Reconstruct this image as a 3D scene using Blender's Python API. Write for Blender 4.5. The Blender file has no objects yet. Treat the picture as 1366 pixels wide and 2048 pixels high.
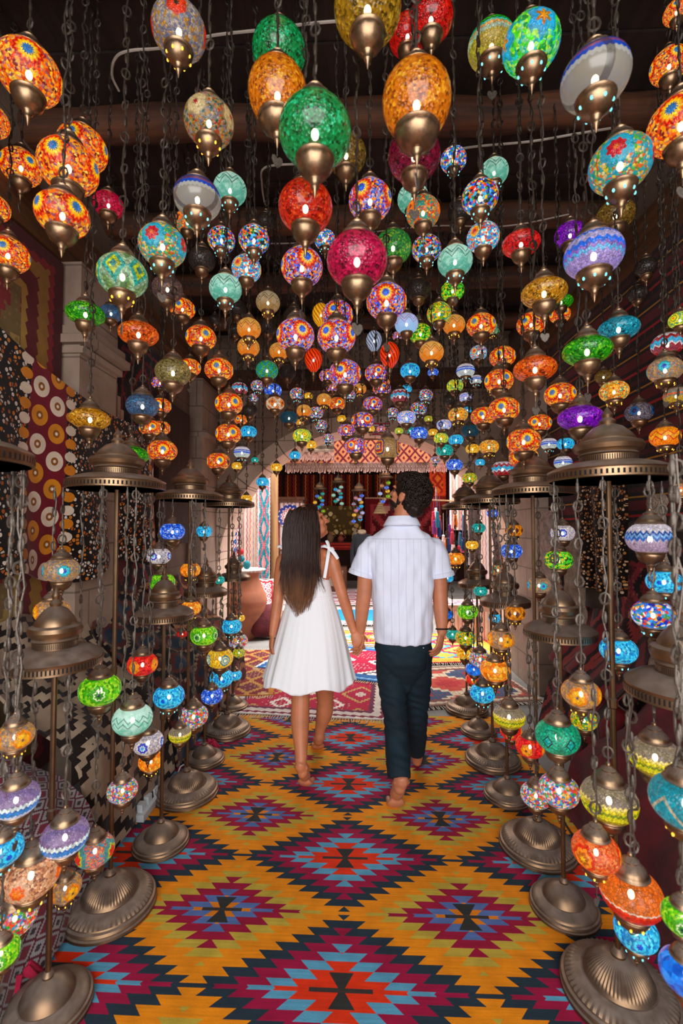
import bpy, math, random
from mathutils import Vector, Matrix, Euler, noise
random.seed(7)
D = bpy.data
SC = bpy.context.scene
COL = SC.collection
PI = math.pi

# ------------------------------------------------------------------ camera
cam_d = D.cameras.new('camera'); cam = D.objects.new('camera', cam_d); COL.objects.link(cam)
cam.location = (0, 0, 1.5)
cam.rotation_euler = (math.radians(90 + 2.0), 0, math.radians(2.14))
cam_d.sensor_fit = 'VERTICAL'; cam_d.sensor_height = 36; cam_d.lens = 16
cam_d.clip_start = 0.05; cam_d.clip_end = 100
cam_d.dof.use_dof = True; cam_d.dof.focus_distance = 2.7; cam_d.dof.aperture_fstop = 3.2
SC.camera = cam
FPX = 2048 * 16 / 36.0
RM = cam.rotation_euler.to_matrix()
def ray(px, py):
    return RM @ Vector((px - 683, -(py - 1024), -FPX))
def P(px, py, Y):                      # world point seen at a photo pixel, at corridor depth Y
    d = ray(px, py); t = Y / d.y
    return Vector((0, 0, 1.5)) + d * t
def PX(p):                             # photo pixel of a world point
    q = RM.transposed() @ (Vector(p) - Vector((0, 0, 1.5)))
    return 683 + FPX * q.x / -q.z, 1024 - FPX * q.y / -q.z

# ------------------------------------------------------------------ world, lights, exposure
w = D.worlds.new('world'); SC.world = w; w.use_nodes = True
nt = w.node_tree; nt.nodes.clear()
bg = nt.nodes.new('ShaderNodeBackground'); wo = nt.nodes.new('ShaderNodeOutputWorld')
bg.inputs[0].default_value = (0.78, 0.88, 1.0, 1); bg.inputs[1].default_value = 1.0
nt.links.new(bg.outputs[0], wo.inputs[0])
def area(name, loc, rot, sx, sy, power, col):
    l = D.lights.new(name, 'AREA'); l.shape = 'RECTANGLE'; l.size = sx; l.size_y = sy; l.energy = power; l.color = col
    o = D.objects.new(name, l); COL.objects.link(o); o.location = loc; o.rotation_euler = rot; return o
area('daylight_entrance', (0, -1.6, 1.9), (math.radians(78), 0, 0), 3.2, 2.4, 118, (1.0, 0.96, 0.93))
area('daylight_courtyard', (0.2, 8.2, 4.6), (0, 0, 0), 6.0, 5.0, 1000, (1.0, 0.98, 0.96))
area('daylight_archway', (0.1, 5.9, 3.3), (math.radians(-50), 0, 0), 3.0, 1.2, 80, (1.0, 0.98, 0.97))
SC.view_settings.view_transform = 'Standard'
SC.view_settings.look = 'None'
SC.view_settings.gamma = 1
SC.view_settings.use_curve_mapping = False
SC.view_settings.exposure = 0.33

# ------------------------------------------------------------------ mesh helpers
class MB:
    def __init__(s): s.v = []; s.f = []; s.m = []
    def add(s, vs, fs, mi=0):
        b = len(s.v); s.v += [tuple(p) for p in vs]; s.f += [tuple(i + b for i in f) for f in fs]; s.m += [mi] * len(fs)
        return s
    def box(s, c, d, mi=0, rz=0):
        cx, cy, cz = c; x, y, z = d[0] / 2, d[1] / 2, d[2] / 2
        vs = [(i * x, j * y, k * z) for i in (-1, 1) for j in (-1, 1) for k in (-1, 1)]
        if rz:
            ca, sa = math.cos(rz), math.sin(rz); vs = [(a * ca - b * sa, a * sa + b * ca, e) for a, b, e in vs]
        vs = [(a + cx, b + cy, e + cz) for a, b, e in vs]
        return s.add(vs, [(0, 1, 3, 2), (4, 6, 7, 5), (0, 4, 5, 1), (2, 3, 7, 6), (0, 2, 6, 4), (1, 5, 7, 3)], mi)
    def lathe(s, prof, n=24, c=(0, 0, 0), mi=0, rip=None):
        # prof: (r, z); rip(i) -> amplitude factor of flutes on ring i
        vs = []; fs = []
        for i, (r, z) in enumerate(prof):
            for k in range(n):
                a = 2 * PI * k / n
                rr = r * (1 + (rip(i) * (1 if k % 2 else -1) if rip else 0))
                vs.append((c[0] + rr * math.cos(a), c[1] + rr * math.sin(a), c[2] + z))
        for i in range(len(prof) - 1):
            for k in range(n):
                k2 = (k + 1) % n
                fs.append((i * n + k, i * n + k2, (i + 1) * n + k2, (i + 1) * n + k))
        if prof[0][0] > 1e-4: fs.append(tuple(reversed(range(n))))
        if prof[-1][0] > 1e-4: fs.append(tuple(range((len(prof) - 1) * n, len(prof) * n)))
        return s.add(vs, fs, mi)
    def tube(s, pts, r, n=6, mi=0, flat=None, up=None):
        pts = [Vector(p) for p in pts]; m = len(pts)
        rs = r if isinstance(r, (list, tuple)) else [r] * m
        vs = []; fs = []; prev = Vector(up) if up else None
        for i, p in enumerate(pts):
            t = (pts[min(i + 1, m - 1)] - pts[max(i - 1, 0)])
            if t.length < 1e-9: t = Vector((0, 0, 1))
            t.normalize()
            if prev is None:
                prev = t.orthogonal()
            a = (prev - t * prev.dot(t))
            if a.length < 1e-6: a = t.orthogonal()
            a.normalize(); b = t.cross(a); prev = a
            fl = flat[i] if isinstance(flat, (list, tuple)) else (flat or 1)
            for k in range(n):
                an = 2 * PI * k / n
                vs.append(p + a * (rs[i] * math.cos(an)) + b * (rs[i] * fl * math.sin(an)))
        for i in range(m - 1):
            for k in range(n):
                k2 = (k + 1) % n
                fs.append((i * n + k, i * n + k2, (i + 1) * n + k2, (i + 1) * n + k))
        fs.append(tuple(reversed(range(n)))); fs.append(tuple(range((m - 1) * n, m * n)))
        return s.add(vs, fs, mi)
    def ell(s, c, r, n=16, m=10, mi=0, rot=None):
        vs = []; fs = []; c = Vector(c)
        for i in range(m + 1):
            ph = PI * i / m
            for k in range(n):
                a = 2 * PI * k / n
                p = Vector((r[0] * math.sin(ph) * math.cos(a), r[1] * math.sin(ph) * math.sin(a), -r[2] * math.cos(ph)))
                if rot: p = rot @ p
                vs.append(c + p)
        for i in range(m):
            for k in range(n):
                k2 = (k + 1) % n
                fs.append((i * n + k, i * n + k2, (i + 1) * n + k2, (i + 1) * n + k))
        return s.add(vs, fs, mi)
    def prism(s, poly, z0, z1, mi=0, M=None):
        n = len(poly)
        vs = [Vector((x, y, z0)) for x, y in poly] + [Vector((x, y, z1)) for x, y in poly]
        if M: vs = [M @ p for p in vs]
        fs = [tuple(reversed(range(n))), tuple(range(n, 2 * n))] + [(i, (i + 1) % n, n + (i + 1) % n, n + i) for i in range(n)]
        return s.add(vs, fs, mi)
    def mesh(s, name, mats, off=None, sharp=35):
        me = D.meshes.new(name)
        v = s.v if off is None else [(a - off[0], b - off[1], c - off[2]) for a, b, c in s.v]
        me.from_pydata(v, [], s.f)
        for m in (mats if isinstance(mats, (list, tuple)) else [mats]): me.materials.append(m)
        me.polygons.foreach_set('material_index', s.m)
        me.polygons.foreach_set('use_smooth', [sharp > 0] * len(s.f))
        me.update()
        if sharp > 0: me.set_sharp_from_angle(angle=math.radians(sharp))
        return me
def link(name, me, parent=None, loc=None, label=None):
    o = D.objects.new(name, me); COL.objects.link(o)
    if parent: o.parent = parent
    if loc is not None: o.location = loc
    if label: o['label'] = label
    return o
def part(name, mb, mats, parent, label=None, off=None, sharp=35):
    return link(name, mb.mesh(name, mats, off, sharp), parent, None, label)
def empty(name, loc, rz=0):
    o = D.objects.new(name, None); COL.objects.link(o); o.location = loc; o.rotation_euler = (0, 0, rz); o.empty_display_size = .1; return o
def tag(o, label, cat, group=None, kind=None):
    if not 4 <= len(label.split()) <= 16: print('LABEL', len(label.split()), label)
    o['label'] = label; o['category'] = cat
    if group: o['group'] = group
    if kind: o['kind'] = kind
    return o
def struct(name, mb, mats, sharp=0, parent=None):
    o = link(name, mb.mesh(name, mats, None, sharp), parent)
    if not parent: o['kind'] = 'structure'
    return o

# ------------------------------------------------------------------ material helpers
def rgb(h):
    h = h.lstrip('#'); c = [int(h[i:i + 2], 16) / 255 for i in (0, 2, 4)]
    return tuple(x / 12.92 if x <= .04045 else ((x + .055) / 1.055) ** 2.4 for x in c) + (1,)
class NT:
    def __init__(s, name):
        s.mat = D.materials.new(name); s.mat.use_nodes = True; s.t = s.mat.node_tree; s.t.nodes.clear()
        s.out = s.n('ShaderNodeOutputMaterial')
    def n(s, typ, **kw):
        x = s.t.nodes.new(typ)
        for k, v in kw.items(): setattr(x, k, v)
        return x
    def inp(s, sock, val):
        if val is None: return
        if hasattr(val, 'is_linked'): s.t.links.new(val, sock)
        else:
            try: sock.default_value = val
            except Exception: sock.default_value = tuple(val) + (1,)
    def M(s, op, a, b=None, c=None, clamp=False):
        x = s.n('ShaderNodeMath', operation=op); x.use_clamp = clamp
        s.inp(x.inputs[0], a); s.inp(x.inputs[1], b)
        if c is not None: s.inp(x.inputs[2], c)
        return x.outputs[0]
    def mix(s, f, a, b, bt='MIX'):
        x = s.n('ShaderNodeMix', data_type='RGBA', blend_type=bt)
        s.inp(x.inputs[0], f); s.inp(x.inputs[6], a); s.inp(x.inputs[7], b); return x.outputs[2]
    def ramp(s, f, stops, interp='CONSTANT'):
        x = s.n('ShaderNodeValToRGB'); r = x.color_ramp; r.interpolation = interp
        while len(r.elements) > 1: r.elements.remove(r.elements[0])
        for i, (p, c) in enumerate(stops):
            e = r.elements[0] if i == 0 else r.elements.new(min(max(p, 0), 1))
            e.position = min(max(p, 0), 1); e.color = rgb(c) if isinstance(c, str) else (tuple(c) + (1,))[:4]
        s.inp(x.inputs[0], f); return x.outputs[0]
    def obj(s):
        tc = s.n('ShaderNodeTexCoord'); sp = s.n('ShaderNodeSeparateXYZ'); s.t.links.new(tc.outputs['Object'], sp.inputs[0])
        return tc.outputs['Object'], sp.outputs[0], sp.outputs[1], sp.outputs[2]
    def vor(s, vec, scale, feature='F1', rnd=1.0):
        x = s.n('ShaderNodeTexVoronoi', feature=feature); s.inp(x.inputs['Vector'], vec); x.inputs['Scale'].default_value = scale
        if 'Randomness' in x.inputs: x.inputs['Randomness'].default_value = rnd
        return x
    def noise(s, vec, scale, det=3, rough=.5):
        x = s.n('ShaderNodeTexNoise'); s.inp(x.inputs['Vector'], vec); x.inputs['Scale'].default_value = scale
        x.inputs['Detail'].default_value = det; x.inputs['Roughness'].default_value = rough; return x.outputs['Fac']
    def comb(s, a, b, c=0.0):
        x = s.n('ShaderNodeCombineXYZ'); s.inp(x.inputs[0], a); s.inp(x.inputs[1], b); s.inp(x.inputs[2], c); return x.outputs[0]
    def scalev(s, vec, sc):
        x = s.n('ShaderNodeVectorMath', operation='MULTIPLY'); s.inp(x.inputs[0], vec); x.inputs[1].default_value = sc; return x.outputs[0]
    def bsdf(s, col, rough=.6, metal=0, bump=None, bstr=.3, bdist=.01, spec=.5, sheen=0, emis=None, estr=0, coat=0):
        b = s.n('ShaderNodeBsdfPrincipled'); s.inp(b.inputs['Base Color'], col); s.inp(b.inputs['Roughness'], rough); s.inp(b.inputs['Metallic'], metal)
        b.inputs['Specular IOR Level'].default_value = spec
        if sheen: b.inputs['Sheen Weight'].default_value = sheen
        if coat: b.inputs['Coat Weight'].default_value = coat; b.inputs['Coat Roughness'].default_value = .08
        if emis is not None: s.inp(b.inputs['Emission Color'], emis); s.inp(b.inputs['Emission Strength'], estr)
        if bump is not None:
            bn = s.n('ShaderNodeBump'); bn.inputs['Strength'].default_value = bstr; bn.inputs['Distance'].default_value = bdist
            s.inp(bn.inputs['Height'], bump); s.t.links.new(bn.outputs[0], b.inputs['Normal'])
        return b.outputs[0]
    def done(s, sh): s.t.links.new(sh, s.out.inputs[0]); return s.mat
def simple(name, col, rough=.6, metal=0, var=.15, scale=8, bump=.2, bd=.004, sheen=0, spec=.5):
    t = NT(name); c = rgb(col) if isinstance(col, str) else tuple(col) + (1,)
    o, x, y, z = t.obj(); nz = t.noise(o, scale, 5, .6)
    dark = tuple(v * (1 - var * 2) for v in c[:3]) + (1,); lit = tuple(min(1, v * (1 + var)) for v in c[:3]) + (1,)
    cc = t.ramp(nz, [(.3, dark[:3]), (.7, lit[:3])], 'LINEAR')
    return t.done(t.bsdf(cc, rough, metal, t.noise(o, scale * 6, 4), bump, bd, spec, sheen))

def brass(name, base='#80674e', perf=False, rough=.34, dust=True, slots=90, flute=0):
    t = NT(name); o, x, y, z = t.obj()
    nz = t.noise(o, 9, 5, .65)
    c = t.ramp(nz, [(.3, rgb(base)[:3]), (.7, tuple(v * 1.7 for v in rgb(base)[:3]))], 'LINEAR')
    geo = t.n('ShaderNodeNewGeometry'); sp = t.n('ShaderNodeSeparateXYZ'); t.t.links.new(geo.outputs['Normal'], sp.inputs[0])
    up = t.M('MULTIPLY', t.M('SUBTRACT', sp.outputs[2], .35, clamp=True), t.noise(o, 30, 4), clamp=True)
    b1 = t.bsdf(c, t.M('ADD', t.M('MULTIPLY', nz, .25), rough - .1), .92, nz, .15, .003)
    if dust:
        b2 = t.bsdf(rgb('#a3958a'), .8); m = t.n('ShaderNodeMixShader'); t.inp(m.inputs[0], t.M('MULTIPLY', up, 1.3 if not perf else 1.3, clamp=True))
        t.t.links.new(b1, m.inputs[1]); t.t.links.new(b2, m.inputs[2]); b1 = m.outputs[0]
    if perf:
        a = t.M('MULTIPLY', t.M('ARCTAN2', y, x), slots / (2 * PI)); fr = t.M('ABSOLUTE', t.M('SUBTRACT', t.M('FRACT', a), .5))
        hole = t.M('LESS_THAN', fr, .22)
        b3 = t.bsdf(rgb('#0c0705'), .9); m = t.n('ShaderNodeMixShader'); t.inp(m.inputs[0], hole)
        t.t.links.new(b1, m.inputs[1]); t.t.links.new(b3, m.inputs[2]); b1 = m.outputs[0]
    return t.done(b1)
BRASS = brass('aged brass'); BRASS_P = brass('aged brass slots', perf=True, slots=80); BRASS_D = brass('dark brass', '#6b543e', rough=.38)
CHAIN_D = simple('dark brown metal links', '#453a31', .55, .5, .2, 20)
CHAIN = simple('dusty grey metal links', '#71675d', .5, .55, .2, 20)
GLOW_W = NT('warm glowing hole'); e = GLOW_W.n('ShaderNodeEmission'); e.inputs[0].default_value = rgb('#ffc040'); e.inputs[1].default_value = 2.0; GLOW_W = GLOW_W.done(e.outputs[0])
GLOW_C = NT('cool glowing hole'); e = GLOW_C.n('ShaderNodeEmission'); e.inputs[0].default_value = rgb('#7fe6f0'); e.inputs[1].default_value = 1.6; GLOW_C = GLOW_C.done(e.outputs[0])
BULB = NT('glowing bulb'); e = BULB.n('ShaderNodeEmission'); e.inputs[0].default_value = rgb('#fff0c8'); e.inputs[1].default_value = 16; BULB = BULB.done(e.outputs[0])
for m in (GLOW_W, GLOW_C, BULB): m.cycles.emission_sampling = 'NONE'
# ------------------------------------------------------------------ textile materials (object space, x across, y along, metres)
def tri(t, a):                          # 0..1 triangle wave of a
    return t.M('MULTIPLY', t.M('ABSOLUTE', t.M('SUBTRACT', t.M('FRACT', a), .5)), 2)
def wool(t, col, o, sheen=.2, scale=260):
    f = t.noise(o, scale, 2); g = t.noise(o, 14, 4)
    col = t.mix(.35, col, t.mix(1, col, t.ramp(g, [(.3, (.55, .55, .55)), (.7, (1.25, 1.25, 1.25))], 'LINEAR'), 'MULTIPLY'))
    return t.bsdf(col, .92, 0, f, .5, .002, .15, sheen)

def kilim_mat():
    t = NT('woven diamond kilim'); o, x, y, z = t.obj()
    sx, sy, N = .475, .295, 9
    wob = t.M('MULTIPLY', t.M('SUBTRACT', t.noise(o, 1.6, 2), .5), .05)
    a = t.M('DIVIDE', t.M('ADD', t.M('ADD', x, .04), wob), sx * 2); b = t.M('DIVIDE', t.M('SUBTRACT', y, .385), sy * 2)
    a = t.M('MULTIPLY', t.M('ABSOLUTE', t.M('SUBTRACT', a, t.M('ROUND', a))), 2)      # 0..1
    b = t.M('MULTIPLY', t.M('ABSOLUTE', t.M('SUBTRACT', b, t.M('ROUND', b))), 2)
    bn = t.M('MULTIPLY', b, N); fl = t.M('FLOOR', bn); fr = t.M('FRACT', bn)
    saw = t.M('ADD', fl, t.M('MULTIPLY', t.M('SUBTRACT', 1, fr), .62))
    m = t.M('ADD', a, t.M('DIVIDE', saw, N))
    m = t.M('SUBTRACT', m, .05)
    line = t.M('LESS_THAN', b, .025); m = t.M('SUBTRACT', m, t.M('MULTIPLY', line, .17))
    lineB = t.M('GREATER_THAN', b, .975); m = t.M('ADD', m, t.M('MULTIPLY', lineB, .17))
    c = t.ramp(t.M('DIVIDE', m, 2.0, clamp=True), [(0, '#e0340c'), (.145, '#5aa0c0'), (.235, '#9c0f3e'), (.345, '#243440'), (.45, '#ea8c0c'), (.60, '#c0a63c'), (.69, '#9a1038'), (.795, '#5571ab'), (.885, '#de7d12')])
    # little dark hourglasses at the diamond centres
    hA = t.M('LESS_THAN', t.M('ADD', a, 0), t.M('ADD', .015, t.M('MULTIPLY', b, .38)));  hA = t.M('MULTIPLY', hA, t.M('LESS_THAN', b, .2))
    a2 = t.M('SUBTRACT', 1, a); b2 = t.M('SUBTRACT', 1, b)
    hB = t.M('MULTIPLY', t.M('LESS_THAN', a2, t.M('ADD', .015, t.M('MULTIPLY', b2, .38))), t.M('LESS_THAN', b2, .2))
    c = t.mix(t.M('MAXIMUM', hA, hB), c, rgb('#30312f'))
    ln = t.M('MAXIMUM', t.M('MULTIPLY', line, t.M('LESS_THAN', a, .22)), t.M('MULTIPLY', lineB, t.M('LESS_THAN', a2, .17)))
    c = t.mix(ln, c, rgb('#3a332f'))
    str_ = t.noise(t.scalev(o, (6, 130, 1)), 1, 3)
    c = t.mix(.35, c, t.mix(1, c, t.ramp(str_, [(.3, (.62, .62, .62)), (.7, (1.3, 1.3, 1.3))], 'LINEAR'), 'MULTIPLY'))
    return t.done(wool(t, c, o, .05))

def rug_mat(name, w, h, border, field, cell=(.3, .4), steps=6, med=None):
    """border: list of (metres from edge, colour); field: ramp over a stepped diamond lattice."""
    t = NT(name); o, x, y, z = t.obj()
    wob = t.M('MULTIPLY', t.M('SUBTRACT', t.noise(o, 4, 2), .5), .012)
    x = t.M('ADD', x, wob); y = t.M('ADD', y, wob)
    ax = t.M('ABSOLUTE', x); ay = t.M('ABSOLUTE', y)
    ex = t.M('SUBTRACT', w / 2, ax); ey = t.M('SUBTRACT', h / 2, ay)
    e = t.M('MINIMUM', ex, ey)
    s = t.M('ADD', x, y); zig = t.M('MULTIPLY', tri(t, t.M('MULTIPLY', s, 14)), .018)
    tot = border[-1][0]
    ec = t.ramp(t.M('DIVIDE', t.M('ADD', e, zig), tot + .02, clamp=True), [(p / (tot + .02), c) for p, c in border[:-1]] + [(1, border[-1][1])])
    a = t.M('DIVIDE', x, cell[0]); b = t.M('DIVIDE', y, cell[1])
    a = t.M('MULTIPLY', t.M('ABSOLUTE', t.M('SUBTRACT', a, t.M('ROUND', a))), 2)
    b = t.M('MULTIPLY', t.M('ABSOLUTE', t.M('SUBTRACT', b, t.M('ROUND', b))), 2)
    bq = t.M('DIVIDE', t.M('FLOOR', t.M('MULTIPLY', b, steps)), steps)
    m = t.M('DIVIDE', t.M('ADD', a, bq), 2, clamp=True)
    fc = t.ramp(m, field)
    sm = t.vor(t.comb(x, y), 26, rnd=.35); dots = t.M('LESS_THAN', sm.outputs['Distance'], .28)
    fc = t.mix(t.M('MULTIPLY', dots, .55), fc, t.ramp(t.M('MULTIPLY', t.M('ADD', a, b), .5), [(0, field[1][1]), (.35, field[-1][1]), (.6, field[0][1])]))
    c = t.mix(t.M('GREATER_THAN', e, tot), ec, fc)
    return t.done(wool(t, c, o, .1, 120))

def stripe_mat(name, stops, period, axis='x', zig=.0, rot=0):
    t = NT(name); o, x, y, z = t.obj()
    u, v = (x, y) if axis == 'x' else (y, x)
    if zig: u = t.M('ADD', u, t.M('MULTIPLY', tri(t, t.M('MULTIPLY', v, 9)), zig))
    u = t.M('ADD', u, t.M('MULTIPLY', t.noise(o, 3, 2), .01))
    f = t.M('FRACT', t.M('DIVIDE', u, period))
    c = t.ramp(f, stops)
    wv = t.noise(t.scalev(o, (60, 60, 4) if axis == 'x' else (4, 200, 4)), 1, 3)
    c = t.mix(.3, c, t.mix(1, c, t.ramp(wv, [(.3, (.5, .5, .5)), (.7, (1.3, 1.3, 1.3))], 'LINEAR'), 'MULTIPLY'))
    return t.done(wool(t, c, o, .1, 120))

def spots_mat(name, bgc='#150d08', pal=('#c9741a', '#cfc0b0', '#a8551a', '#e0cfc4'), scale=40, rosettes=True, panel=None):
    t = NT(name); o, x, y, z = t.obj(); v2 = t.comb(x, y)
    v = t.vor(v2, scale); ed = t.vor(v2, scale, 'DISTANCE_TO_EDGE')
    r = t.n('ShaderNodeSeparateColor'); t.t.links.new(v.outputs['Color'], r.inputs[0])
    n = len(pal); c = t.ramp(r.outputs[0], [(i / n, p) for i, p in enumerate(pal)])
    blob = t.M('MULTIPLY', t.M('GREATER_THAN', ed.outputs['Distance'], .11), t.M('LESS_THAN', v.outputs['Distance'], .42))
    c = t.mix(blob, rgb(bgc), c)
    if rosettes:
        # vertical wine-red band with two offset rows of big round rosettes
        for bx in panel:
            ax = t.M('SUBTRACT', x, bx); inb = t.M('LESS_THAN', t.M('ABSOLUTE', ax), .13)
            c = t.mix(inb, c, rgb('#6d1020'))
            for sgn, ph in ((-.058, 0), (.058, .5)):
                fy = t.M('SUBTRACT', t.M('FRACT', t.M('ADD', t.M('DIVIDE', y, .15), ph)), .5); dy = t.M('MULTIPLY', fy, .15)
                dx = t.M('SUBTRACT', ax, sgn); d = t.M('SQRT', t.M('ADD', t.M('MULTIPLY', dx, dx), t.M('MULTIPLY', dy, dy)))
                par = t.M('MODULO', t.M('ABSOLUTE', t.M('FLOOR', t.M('ADD', t.M('DIVIDE', y, .15), ph))), 2)
                ring = t.mix(t.M('GREATER_THAN', par, .5), rgb('#d9c7b2'), rgb('#d08418'))
                rc = t.mix(t.M('LESS_THAN', d, .022), ring, rgb('#8e5312')); rc = t.mix(t.M('LESS_THAN', d, .009), rc, rgb('#eadccc'))
                c = t.mix(t.M('LESS_THAN', d, .054), c, rc)
            for sgn in (-.16, .16):
                fy = t.M('MULTIPLY', t.M('SUBTRACT', t.M('FRACT', t.M('DIVIDE', y, .075)), .5), .075)
                dx = t.M('MULTIPLY', t.M('SUBTRACT', ax, sgn), .7); d = t.M('SQRT', t.M('ADD', t.M('MULTIPLY', dx, dx), t.M('MULTIPLY', fy, fy)))
                par = t.M('MODULO', t.M('ABSOLUTE', t.M('FLOOR', t.M('DIVIDE', y, .075))), 2)
                c = t.mix(t.M('LESS_THAN', d, .028), c, t.mix(t.M('GREATER_THAN', par, .5), rgb('#d9c7b2'), rgb('#cf7d14')))
    return t.done(wool(t, c, o, .1, 160))

# hanging / lying textile: grid cloth of real thickness with folds; local x across, y up (or along), z towards viewer
def cloth_mb(w, h, th=.012, nx=24, ny=18, wave=.0, freq=3, fx=None):
    mb = MB(); vs = []
    for side in (0, 1):
        for j in range(ny + 1):
            for i in range(nx + 1):
                x = (i / nx - .5) * w; y = (j / ny - .5) * h
                z = wave * math.sin(freq * 2 * PI * (i / nx) + 1.3 * j / ny) * (1 - .5 * j / ny)
                q = fx(i / nx, j / ny, x, y, z) if fx else (x, y, z)
                vs.append((q[0], q[1], q[2] + (th if side else 0)))
    n1 = (nx + 1) * (ny + 1); fs = []
    for j in range(ny):
        for i in range(nx):
            a = j * (nx + 1) + i
            fs.append((a + n1, a + 1 + n1, a + nx + 2 + n1, a + nx + 1 + n1)); fs.append((a, a + nx + 1, a + nx + 2, a + 1))
    for i in range(nx):
        fs.append((i, i + 1, i + 1 + n1, i + n1)); b = ny * (nx + 1) + i; fs.append((b, b + n1, b + 1 + n1, b + 1))
    for j in range(ny):
        a = j * (nx + 1); b = a + nx + 1; fs.append((a, a + n1, b + n1, b)); a += nx; b += nx; fs.append((a, b, b + n1, a + n1))
    return mb.add(vs, fs)
def fringe_mb(w, y0, L, n, th=.006, z=.0, sgn=-1, jit=.15):
    mb = MB(); rr = random.Random(int(w * 1000) + n)
    for i in range(n):
        x = (i + .5) / n * w - w / 2; d = rr.uniform(-jit, jit) * L
        mb.tube([(x, y0, z), (x + d * .4, y0 + sgn * L * .5, z + .002), (x + d, y0 + sgn * L, z)], [th * .6, th, th * .8], 4)
    return mb
def textile(name, label, cat, w, h, loc, rot, mat, wave=0, freq=3, fringe=None, fringe_mat=None, group=None, th=.012, fx=None, nx=24, ny=18):
    o = link(name, cloth_mb(w, h, th, nx, ny, wave, freq, fx).mesh(name, mat), None, loc); o.rotation_euler = rot
    tag(o, label, cat, group)
    if fringe:
        for sg in fringe:
            part('fringe', fringe_mb(w, sg * h / 2, .07, int(w / .022), .004, th / 2, sg), fringe_mat or FRINGE, o)
    return o
FRINGE = simple('cream wool fringe', '#c9bba8', .9, 0, .1, 30)
# ================================================================== THE SETTING
WL, WR, YB, HC = -1.8, 1.75, 5.3, 3.75
def stone_mat(name, c1, c2):
    t = NT(name); o, x, y, z = t.obj()
    n1 = t.noise(o, 2.2, 6, .6); c = t.ramp(n1, [(.3, rgb(c1)[:3]), (.7, rgb(c2)[:3])], 'LINEAR')
    br = t.n('ShaderNodeTexBrick'); t.inp(br.inputs['Vector'], t.comb(t.M('ADD', x, y), z)); br.inputs['Scale'].default_value = 1
    br.inputs['Brick Width'].default_value = .55; br.inputs['Row Height'].default_value = .28; br.inputs['Mortar Size'].default_value = .006
    c = t.mix(t.M('MULTIPLY', br.outputs['Fac'], .6), c, rgb('#4a3d33'))
    h = t.M('SUBTRACT', t.noise(o, 18, 6, .7), t.M('MULTIPLY', br.outputs['Fac'], .6))
    return t.done(t.bsdf(c, .9, 0, h, .5, .01))
STONE = stone_mat('weathered pinkish stone', '#7d6656', '#a89484'); STONE2 = stone_mat('arch stone', '#bfa590', '#dcc4b0')
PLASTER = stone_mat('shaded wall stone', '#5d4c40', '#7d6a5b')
def wood_mat(name, c1, c2, ax=0):
    t = NT(name); o, x, y, z = t.obj(); sc = [18, 18, 18]; sc[ax] = 1.1
    n1 = t.noise(t.scalev(o, sc), 1, 6, .65); c = t.ramp(n1, [(.3, rgb(c1)[:3]), (.68, rgb(c2)[:3])], 'LINEAR')
    return t.done(t.bsdf(c, .75, 0, n1, .5, .012))
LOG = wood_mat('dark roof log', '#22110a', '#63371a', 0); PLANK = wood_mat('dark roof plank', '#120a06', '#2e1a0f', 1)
PLATE = wood_mat('brown wall plate', '#35200f', '#6b4420', 1); POSTW = wood_mat('weathered post', '#7d5a36', '#b98d5d', 2); FURN = wood_mat('brown furniture wood', '#3a2012', '#6d3f22', 2)

mb = MB(); mb.box((0, 6.5, -.05), (11, 17, .1)); struct('floor', mb, simple('grey paving', '#8e8a86', .85, 0, .15, 3, .4))
mb = MB(); mb.box((WL - .15, 1.9, HC / 2), (.3, 6.8, HC)); struct('wall_left', mb, PLASTER)
mb = MB(); mb.box((WR + .15, 1.9, HC / 2), (.3, 6.8, HC)); struct('wall_right', mb, PLASTER)
# ceiling planks
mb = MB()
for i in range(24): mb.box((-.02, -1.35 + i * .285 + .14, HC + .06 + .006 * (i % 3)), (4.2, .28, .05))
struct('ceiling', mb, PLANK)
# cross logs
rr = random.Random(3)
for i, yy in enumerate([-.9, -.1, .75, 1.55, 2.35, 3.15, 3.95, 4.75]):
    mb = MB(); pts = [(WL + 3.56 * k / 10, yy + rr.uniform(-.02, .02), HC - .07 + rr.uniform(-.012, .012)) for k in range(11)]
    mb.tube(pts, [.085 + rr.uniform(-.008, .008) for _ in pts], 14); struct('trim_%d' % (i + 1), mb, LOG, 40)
mb = MB(); mb.box((WL + .06, 1.9, 3.2), (.12, 6.8, .2)); struct('trim_9', mb, PLATE)
mb = MB(); mb.box((WR - .06, 1.9, 3.2), (.12, 6.8, .2)); struct('trim_10', mb, PLATE)
mb = MB(); mb.box((-.02, YB - .08, 3.22), (3.5, .16, .2)); struct('trim_11', mb, LOG)
# end wall with the arch
ACX, AR, AZ = .07, 1.72, .93
def arch_poly(r, a0=0, a1=PI, n=40): return [(ACX + r * math.cos(a0 + (a1 - a0) * k / n), AZ + r * math.sin(a0 + (a1 - a0) * k / n)) for k in range(n + 1)]
R90 = Matrix.Rotation(PI / 2, 4, 'X')
def xz(poly, y0, y1, mb=None, mi=0):    # polygon in XZ extruded in Y (y0 < y1)
    mb = mb or MB(); n = len(poly)
    vs = [(x, y0, z) for x, z in poly] + [(x, y1, z) for x, z in poly]
    fs = [tuple(range(n)), tuple(reversed(range(n, 2 * n)))] + [(i, n + i, n + (i + 1) % n, (i + 1) % n) for i in range(n)]
    return mb.add(vs, fs, mi)
poly = [(-2.1, 0), (-2.1, 4.6), (2.1, 4.6), (2.1, 0)] + [(ACX + AR, 0)] + arch_poly(AR) + [(ACX - AR, 0)]
struct('wall_back', xz(poly, YB, YB + .45), stone_mat('end wall stone', '#7d6858', '#a48c7a'))
mb = MB(); n = 19
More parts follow.
